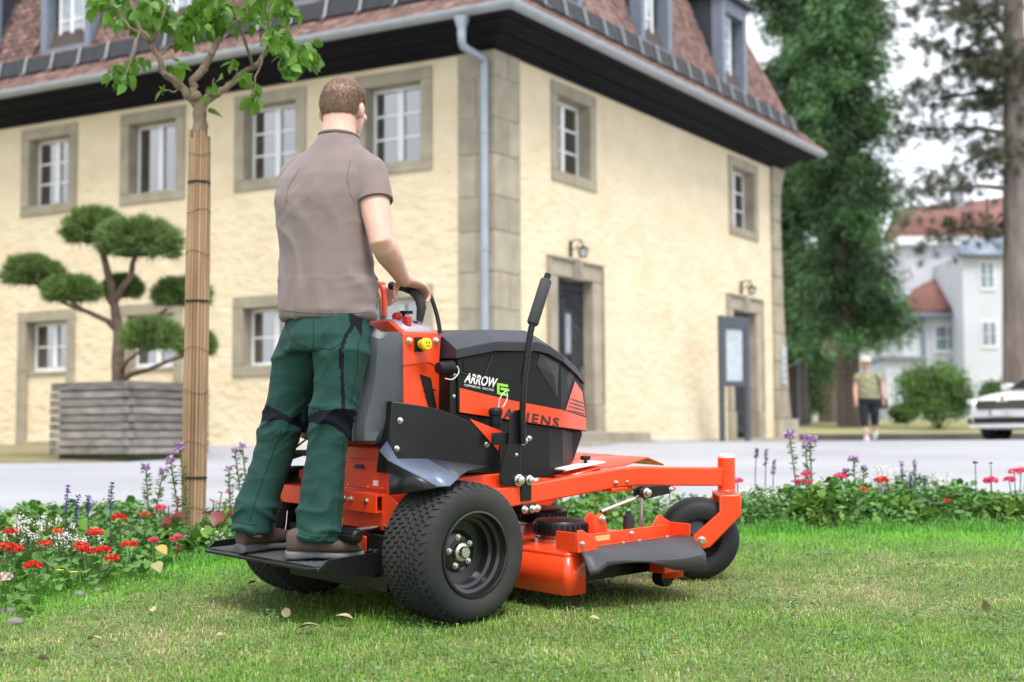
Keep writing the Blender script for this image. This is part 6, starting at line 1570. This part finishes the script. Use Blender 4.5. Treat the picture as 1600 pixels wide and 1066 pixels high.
for a in ((60, 806, 6.6, .17, 'airy white alyssum clump at the left of the left bed', 700, .005), (104, 823, 6.4, .10, 'sparse white alyssum beside the violet salvias', 300, .005), (318, 832, 7.2, .11, 'dense white alyssum clump at the foot of the wrapped tree', 1400, .006),
          (1385, 738, 8.8, .12, 'white alyssum clump behind the single red geranium', 700, .007), (1457, 745, 8.8, .10, 'white alyssum spires right of the middle salvias', 500, .006), (1163, 768, 8.4, .12, 'white alyssum clump right of the caster wheel', 500, .006), (1200, 772, 8.3, .10, 'low white alyssum left of the pink cluster', 250, .006)):
    alyssum(*a)
# red caladium leaves beside the tree
m_cal = M('caladium_red', (.36, .012, .018), .4, col2=(.48, .03, .035), vs=12, trans=.3, rnd=.25); m_calp = M('caladium_pink', (.26, .05, .055), .4, col2=(.16, .02, .025), vs=20, trans=.3)
lmc = leaf_mesh('leaf', .095, .07, m_cal, .2, .25); lmp = leaf_mesh('leaf', .105, .08, m_calp, .15, .2)
for (u0, lab, lst) in ((335, 'red leaved caladium right of the wrapped tree', ((345, 768, 0, .9), (332, 782, 0, .8), (352, 785, 0, .8), (362, 790, 1, .6), (327, 800, 1, 1.0), (340, 798, 1, .9), (358, 800, 0, .7))), (262, 'red leaved caladium left of the wrapped tree', ((262, 788, 1, .7), (270, 800, 1, .8), (256, 806, 1, .6), (280, 776, 0, .4), (268, 815, 1, .6)))):
    b, h = base_at(u0, 800, 7.75); root = empty('caladium', b, lab, 'plant', 'red leaved caladiums by the tree')
    for u, v, k, s in lst:
        q = at(u, v, 7.75 + rng.uniform(-.1, .05)) - b
        MB().tube([(0, 0, 0), (q.x * .6, q.y * .6, q.z * .6), q], .003, 5).build('stem', m_cal, root)
        link('leaf', lmp if k else lmc, root, None, leaf_mat(q, Vector((rng.uniform(-.8, .8), -.7, -.35 + rng.uniform(-.3, .6))), rng.uniform(-.7, .7)) @ Matrix.Scale(s, 4))
# two yellow flowers, yellow leaves
for u, v, lab in ((91, 893, 'left one of two small yellow flowers at the front of the left bed'), (113, 896, 'right one of two small yellow flowers at the front of the left bed')):
    b, h = base_at(u, v, 5.85); root = empty('yellow_flower', b, lab, 'flower', 'small yellow flowers')
    MB().tube([(0, 0, 0), (0, 0, h)], .002, 5).build('stem', m_stem, root)
    V_, F_ = petals(7, .022, .38, lambda i: (Vector((0, 0, h)), Vector((math.cos(i * .9), math.sin(i * .9), .35)), Vector((0, 0, 1)))); link('flower_head', quick('flower_head', V_, F_, m_pet['yellow']), root)
lme = leaf_mesh('leaf', .11, .085, M('yellowed_leaf', (.52, .33, .04), .6, col2=(.42, .36, .12), vs=14, trans=.2), .2, .3); lme2 = leaf_mesh('leaf', .11, .09, M('pale_leaf', (.22, .25, .09), .7, col2=(.32, .32, .15), vs=14), .2, .3)
for u, v, Y, m_, lab, dr in ((245, 858, 6.55, lme, 'large yellowed leaf lying in the bed left of the wrapped tree', (.75, -.7, -.25)), (240, 884, 6.3, lme2, 'large pale green fallen leaf below the yellowed leaf', (.5, -.8, -.3))):
    p = at(u, v, Y); p.z = max(p.z, ground(Y) + .03)
    o = link('fallen_leaf', m_, None, None, leaf_mat(p + Vector((0, 0, .02)), Vector(dr), .25) @ Matrix.Scale(.62, 4)); tag(o, lab, 'leaf')
# stones at the bed edge
m_st = M('pebble', (.17, .165, .145), .9, var=.2, vs=10, bump=.004, bs=30)
for k, (u, v, s, lab) in enumerate(((121, 928, .028, 'pale rough stone at the front edge of the left bed'), (152, 922, .022, 'flat grey stone right of the pale rough stone'), (10, 955, .03, 'grey stone at the lower left picture edge'), (22, 972, .03, 'half buried stone below the lower left grey stone'))):
    lo_, hi_ = 4, 9
    for _ in range(40):
        mid = (lo_ + hi_) / 2
        if at(u, v, mid).z > ground(mid): lo_ = mid
        else: hi_ = mid
    p = at(u, v, lo_); mb = MB().ball((0, 0, 0), (s, s * .8, s * .55), 12, 8); mb.v = [tuple(Vector(q) * (1 + .35 * noise.noise(Vector(q) * 40 + Vector((k * 9, 0, 0))))) for q in mb.v]
    o = mb.build('stone', m_st, smooth=30); o.location = p + Vector((0, 0, s * .25)); tag(o, lab, 'stone', 'stones at the bed edge')
# ground cover foliage of the beds (nobody could count it)
N = 52000; V_, F_, T_ = [], [], []
gx = np.concatenate([nrg.uniform(-3.6, -.7, int(N * .42)), nrg.uniform(-.7, 1.2, int(N * .14)), nrg.uniform(1.2, 4.0, int(N * .44))]); k = 0
cen, dirs, szs, tin = [], [], [], []
for x in gx:
    y0, y1 = bed_front(x), near_edge(x); y = lerp(y0, y1 - .04, nrg.random() ** .9)
    n1 = noise.noise(Vector((x * 2.6, y * 2.6, 1))); n2 = noise.noise(Vector((x * 6, y * 6, 4)))
    cover = min(1, (y - y0) / .28)
    if nrg.random() > cover * ((.75 if x < .8 else .52) + (.8 if x < .8 else 1.1) * n1) + .05: continue
    n0 = noise.noise(Vector((x * 1.5 + 9, y * 1.5, 6)))
    hh = max(.015, (.095 + (.09 if x < .8 else .14) * n0 + .06 * n1 + .05 * n2) * min(1, (y - y0) / .22 + .15)) * (1.0 if x < .5 else 1.12)
    cen.append((x, y, ground(y) + hh * nrg.random() ** .45)); dirs.append(nrg.normal(0, 1, 3) * np.array([1, 1, .45]) + np.array([0, -.25, .2]))
    kind = noise.noise(Vector((x * 3.5 + 20, y * 3.5, 2)))
    szs.append((.016 + .018 * nrg.random()) * (1.75 if kind > .12 else .95)); c = nrg.uniform(.6, 1.35)
    tin.append(np.array([1.15, 1.05, .8]) * c if kind > .25 else np.array([.85, 1, 1.05]) * c)
cen, dirs, szs, tin = map(np.array, (cen, dirs, szs, tin)); dirs /= np.linalg.norm(dirs, axis=1)[:, None]
s = np.cross(dirs, np.array([0, 0, 1.0]) + nrg.normal(0, .5, dirs.shape)); s /= np.linalg.norm(s, axis=1)[:, None] + 1e-9
D_ = dirs * szs[:, None]; S_ = s * (szs * .45)[:, None]
V_ = np.stack([cen, cen + D_ * .25 - S_ * .8, cen + D_ * .7 - S_ * .85, cen + D_, cen + D_ * .7 + S_ * .85, cen + D_ * .25 + S_ * .8], 1).reshape(-1, 3)
bi = (np.arange(len(cen)) * 6)[:, None]
F_ = np.concatenate([bi + np.array([[0, 1, 2]]), bi + np.array([[0, 2, 3]]), bi + np.array([[0, 3, 4]]), bi + np.array([[0, 4, 5]])])
o = link('bed_foliage', quick('bed_foliage', V_, F_, M('bed_foliage', (.085, .195, .030), .55, col2=(.125, .26, .042), vs=6, attr=True, trans=.22), np.repeat(tin, 6, 0)))
tag(o, 'low green leaves filling the flower beds between the flowers', 'foliage', kind='stuff')

# ================================================================== LAWN BLADES
def blades(n, xs, ys, ln, wd, col, lean):
    z = np.interp(ys, TY, TZ); az = nrg.uniform(0, 2 * np.pi, n); L_ = ln[:, None]
    d = np.stack([np.cos(az), np.sin(az), np.zeros(n)], 1); sd = np.stack([-np.sin(az), np.cos(az), np.zeros(n)], 1); up = np.array([0, 0, 1.0])
    b = np.stack([xs, ys, z - .002], 1); le = lean[:, None]
    m_ = b + (up * np.sqrt(np.maximum(0, 1 - le ** 2)) * .55 + d * le * .35) * L_; t = b + (up * np.maximum(.12, 1 - le) * .95 + d * le) * L_
    w = sd * wd[:, None]
    V_ = np.stack([b - w, b + w, m_ - w * .75, m_ + w * .75, t], 1).reshape(-1, 3); bi = (np.arange(n) * 5)[:, None]
    F_ = np.concatenate([bi + np.array([[0, 1, 3]]), bi + np.array([[0, 3, 2]]), bi + np.array([[2, 3, 4]])])
    return V_, F_, np.repeat(col, 5, 0)
def nz2(x, y, s, o_): return np.array([noise.noise(Vector((a * s, b * s, o_))) for a, b in zip(x, y)])
N = 330000
yy = 3.55 + (8.1 - 3.55) * nrg.random(N) ** 1.25; xx = (nrg.random(N) - .5) * 2 * (yy * .36 + .15)
bf = np.interp(xx, *BEDF); keep = yy < bf + .12; xx, yy = xx[keep], yy[keep]; bf = bf[keep]; n = len(xx)
q = nz2(xx[::8], yy[::8], 1.3, 0)
from_idx = np.minimum(np.arange(n) // 8, len(q) - 1)
# patch noise evaluated on a lattice and looked up (fast)
GXs, GYs = np.arange(-4, 4.01, .06), np.arange(3.4, 8.4, .06)
def lattice(s, o_): return np.array([[noise.noise(Vector((a * s, b * s, o_))) for b in GYs] for a in GXs])
LA, LB_, LC = lattice(1.1, 3), lattice(3.3, 8), lattice(9, 5)
ix = np.clip(((xx + 4) / .06).astype(int), 0, len(GXs) - 1); iy = np.clip(((yy - 3.4) / .06).astype(int), 0, len(GYs) - 1)
pa, pb, pc_ = LA[ix, iy], LB_[ix, iy], LC[ix, iy]
edge = np.clip(1 - (bf - yy) / 1.35, 0, 1)                      # lush green strip along the beds
dry = np.clip(.27 + .95 * pa + .50 * pb + .45 * pc_ - .75 * edge - .10 * (xx < -1.2), .05, .85)
isdry = nrg.random(n) < dry
g1, g2, s1, s2 = np.array([.095, .26, .022]), np.array([.24, .44, .058]), np.array([.38, .38, .14]), np.array([.60, .58, .29])
r1 = nrg.random(n)[:, None]; col = np.where(isdry[:, None], s1 + (s2 - s1) * r1, g1 + (g2 - g1) * r1) * (1 + .25 * pb)[:, None]
lush = edge * (1.0 + .5 * pb)
col = np.where(isdry[:, None], col, col * (1 - .25 * lush[:, None]) + np.array([.08, .42, .012]) * .60 * lush[:, None])
ln = nrg.uniform(.015, .037, n) * (1 + .9 * np.clip(edge * 1.4 - .4, 0, 1) + .35 * pb) * np.where(isdry, .9, 1.05)
lean = np.clip(nrg.normal(.78, .24, n), .05, .98); lean = np.where(isdry, np.clip(lean + .2, 0, .98), lean); ln = ln * nrg.choice([.7, 1, 1, 1.45], n)
V_, F_, C_ = blades(n, xx, yy, ln, nrg.uniform(.0009, .0019, n), col, lean)
o = link('lawn_grass', quick('lawn_grass', V_, F_, M('grass_blade', (.92, .92, .92), .6, var=.08, attr=True, trans=.25), C_))
tag(o, 'short mown grass of the lawn, green with dry straw patches', 'grass', kind='stuff')
# tufts of long grass along the bed edge
n = 26000; xx = np.concatenate([nrg.uniform(-3.2, -1.0, n // 2), nrg.uniform(-1.0, 3.6, n - n // 2)]); bf = np.interp(xx, *BEDF)
pz = np.array([noise.noise(Vector((a * 4, 2, 7))) for a in xx]); yy = bf + nrg.normal(-.02, .10, n) + .05 * pz
k = nrg.random(n) < .55 + .9 * pz; xx, yy, pz = xx[k], yy[k], pz[k]; xw = nrg.uniform(-3.5, 4, 5000); yw = np.interp(xw, *BEDF) + nrg.random(5000) * 1.3; xx, yy, pz = np.concatenate([xx, xw]), np.concatenate([yy, yw]), np.concatenate([pz, nrg.uniform(.3, 1.6, 5000)]); n = len(xx)
col = np.array([.07, .26, .025]) + np.array([.09, .15, .03]) * nrg.random(n)[:, None]
V_, F_, C_ = blades(n, xx, yy, nrg.uniform(.05, .11, n) * (1 + .5 * pz), nrg.uniform(.0013, .0026, n), col, np.clip(nrg.normal(.5, .2, n), .1, .95))
o = link('edge_grass', quick('edge_grass', V_, F_, MATS['grass_blade'], C_)); tag(o, 'long bright green grass growing along the bed edge', 'grass', kind='stuff')
# small weeds in the lawn
n = 5200; yy = 3.6 + 4.2 * nrg.random(n) ** 1.2; xx = (nrg.random(n) - .5) * 2 * (yy * .36); cl = nrg.integers(0, 260, n); cy = 3.7 + 3.6 * nrg.random(260) ** 1.1; cx = (nrg.random(260) - .5) * 2 * (cy * .35)
xx, yy = cx[cl] + nrg.normal(0, .05, n), cy[cl] + nrg.normal(0, .05, n); k = yy < np.interp(xx, *BEDF); xx, yy = xx[k], yy[k]; n = len(xx)
c = np.stack([xx, yy, np.interp(yy, TY, TZ) + nrg.uniform(.012, .035, n)], 1); d = nrg.normal(0, 1, (n, 3)) * np.array([1, 1, .3]); d /= np.linalg.norm(d, axis=1)[:, None]
s = np.cross(d, np.array([0, 0, 1.]) + nrg.normal(0, .3, d.shape)); s /= np.linalg.norm(s, axis=1)[:, None]; sz = nrg.uniform(.008, .02, n)[:, None]
V_ = np.stack([c, c + d * sz * .5 - s * sz * .4, c + d * sz, c + d * sz * .5 + s * sz * .4], 1).reshape(-1, 3); bi = (np.arange(n) * 4)[:, None]
o = link('lawn_weeds', quick('lawn_weeds', V_, np.concatenate([bi + np.array([[0, 1, 2]]), bi + np.array([[0, 2, 3]])]), M('weed_leaf', (.10, .20, .07), .6, col2=(.16, .26, .12), vs=5, trans=.2)))
tag(o, 'small weed leaves scattered through the lawn', 'weeds', kind='stuff')
# fallen leaves
m_dry = M('dry_leaf', (.28, .235, .13), .85, col2=(.38, .34, .23), vs=20, rnd=.25); lmd = [leaf_mesh('fallen_leaf', .075, .05, m_dry, .45, .4), leaf_mesh('fallen_leaf', .055, .04, m_dry, .3, .6)]
for u, v, s, lab in ((466, 985, 1.2, 'large curled dry leaf standing in the lawn left of the rear tyre'), (447, 967, .9, 'pale dry leaf just above the large curled one'), (548, 972, 1.0, 'pale folded dry leaf between the curled leaf and the rear tyre'), (593, 959, .5, 'tiny dry leaf left of the rear tyre'), (668, 981, .6, 'small pale leaf in front of the rear tyre'),
                     (386, 916, .7, 'small whitish leaf in the grass below the platform\'s left end'), (336, 870, 1.1, 'crumpled tan leaf at the alyssum by the platform corner'), (240, 955, .9, 'pale grey leaf in the lawn below the left bed'), (137, 1001, .9, 'pale leaf low in the left foreground'), (57, 1030, .7, 'small yellowish leaf in the lower left corner'),
                     (978, 1052, .8, 'silvery leaf at the bottom edge below the deck'), (920, 970, .8, 'green grey leaf in the lawn in front of the deck'), (1243, 947, .7, 'brownish leaf flake in the lawn right of the caster'), (1540, 965, .9, 'pale leaf in the lawn at the lower right'), (762, 1043, .6, 'tiny pale leaf near the bottom centre'), (1500, 815, 1.0, 'tan leaf at the front of the right bed'), (338, 995, .6, 'small pale leaf in the shade left of the curled leaf')):
    lo_, hi_ = 3.4, 9
    for _ in range(40):
        mid = (lo_ + hi_) / 2
        if at(u, v, mid).z > ground(mid) + .012: lo_ = mid
        else: hi_ = mid
    p = at(u, v, lo_)
    o = link('fallen_leaf', lmd[rng.randrange(2)], None, None, leaf_mat(p + Vector((0, 0, .01)), Vector((rng.uniform(-1, 1), rng.uniform(-1, 1), rng.uniform(.0, .5))), rng.uniform(-.8, .8)) @ Matrix.Scale(s * .75, 4)); tag(o, lab, 'leaf', 'fallen leaves')
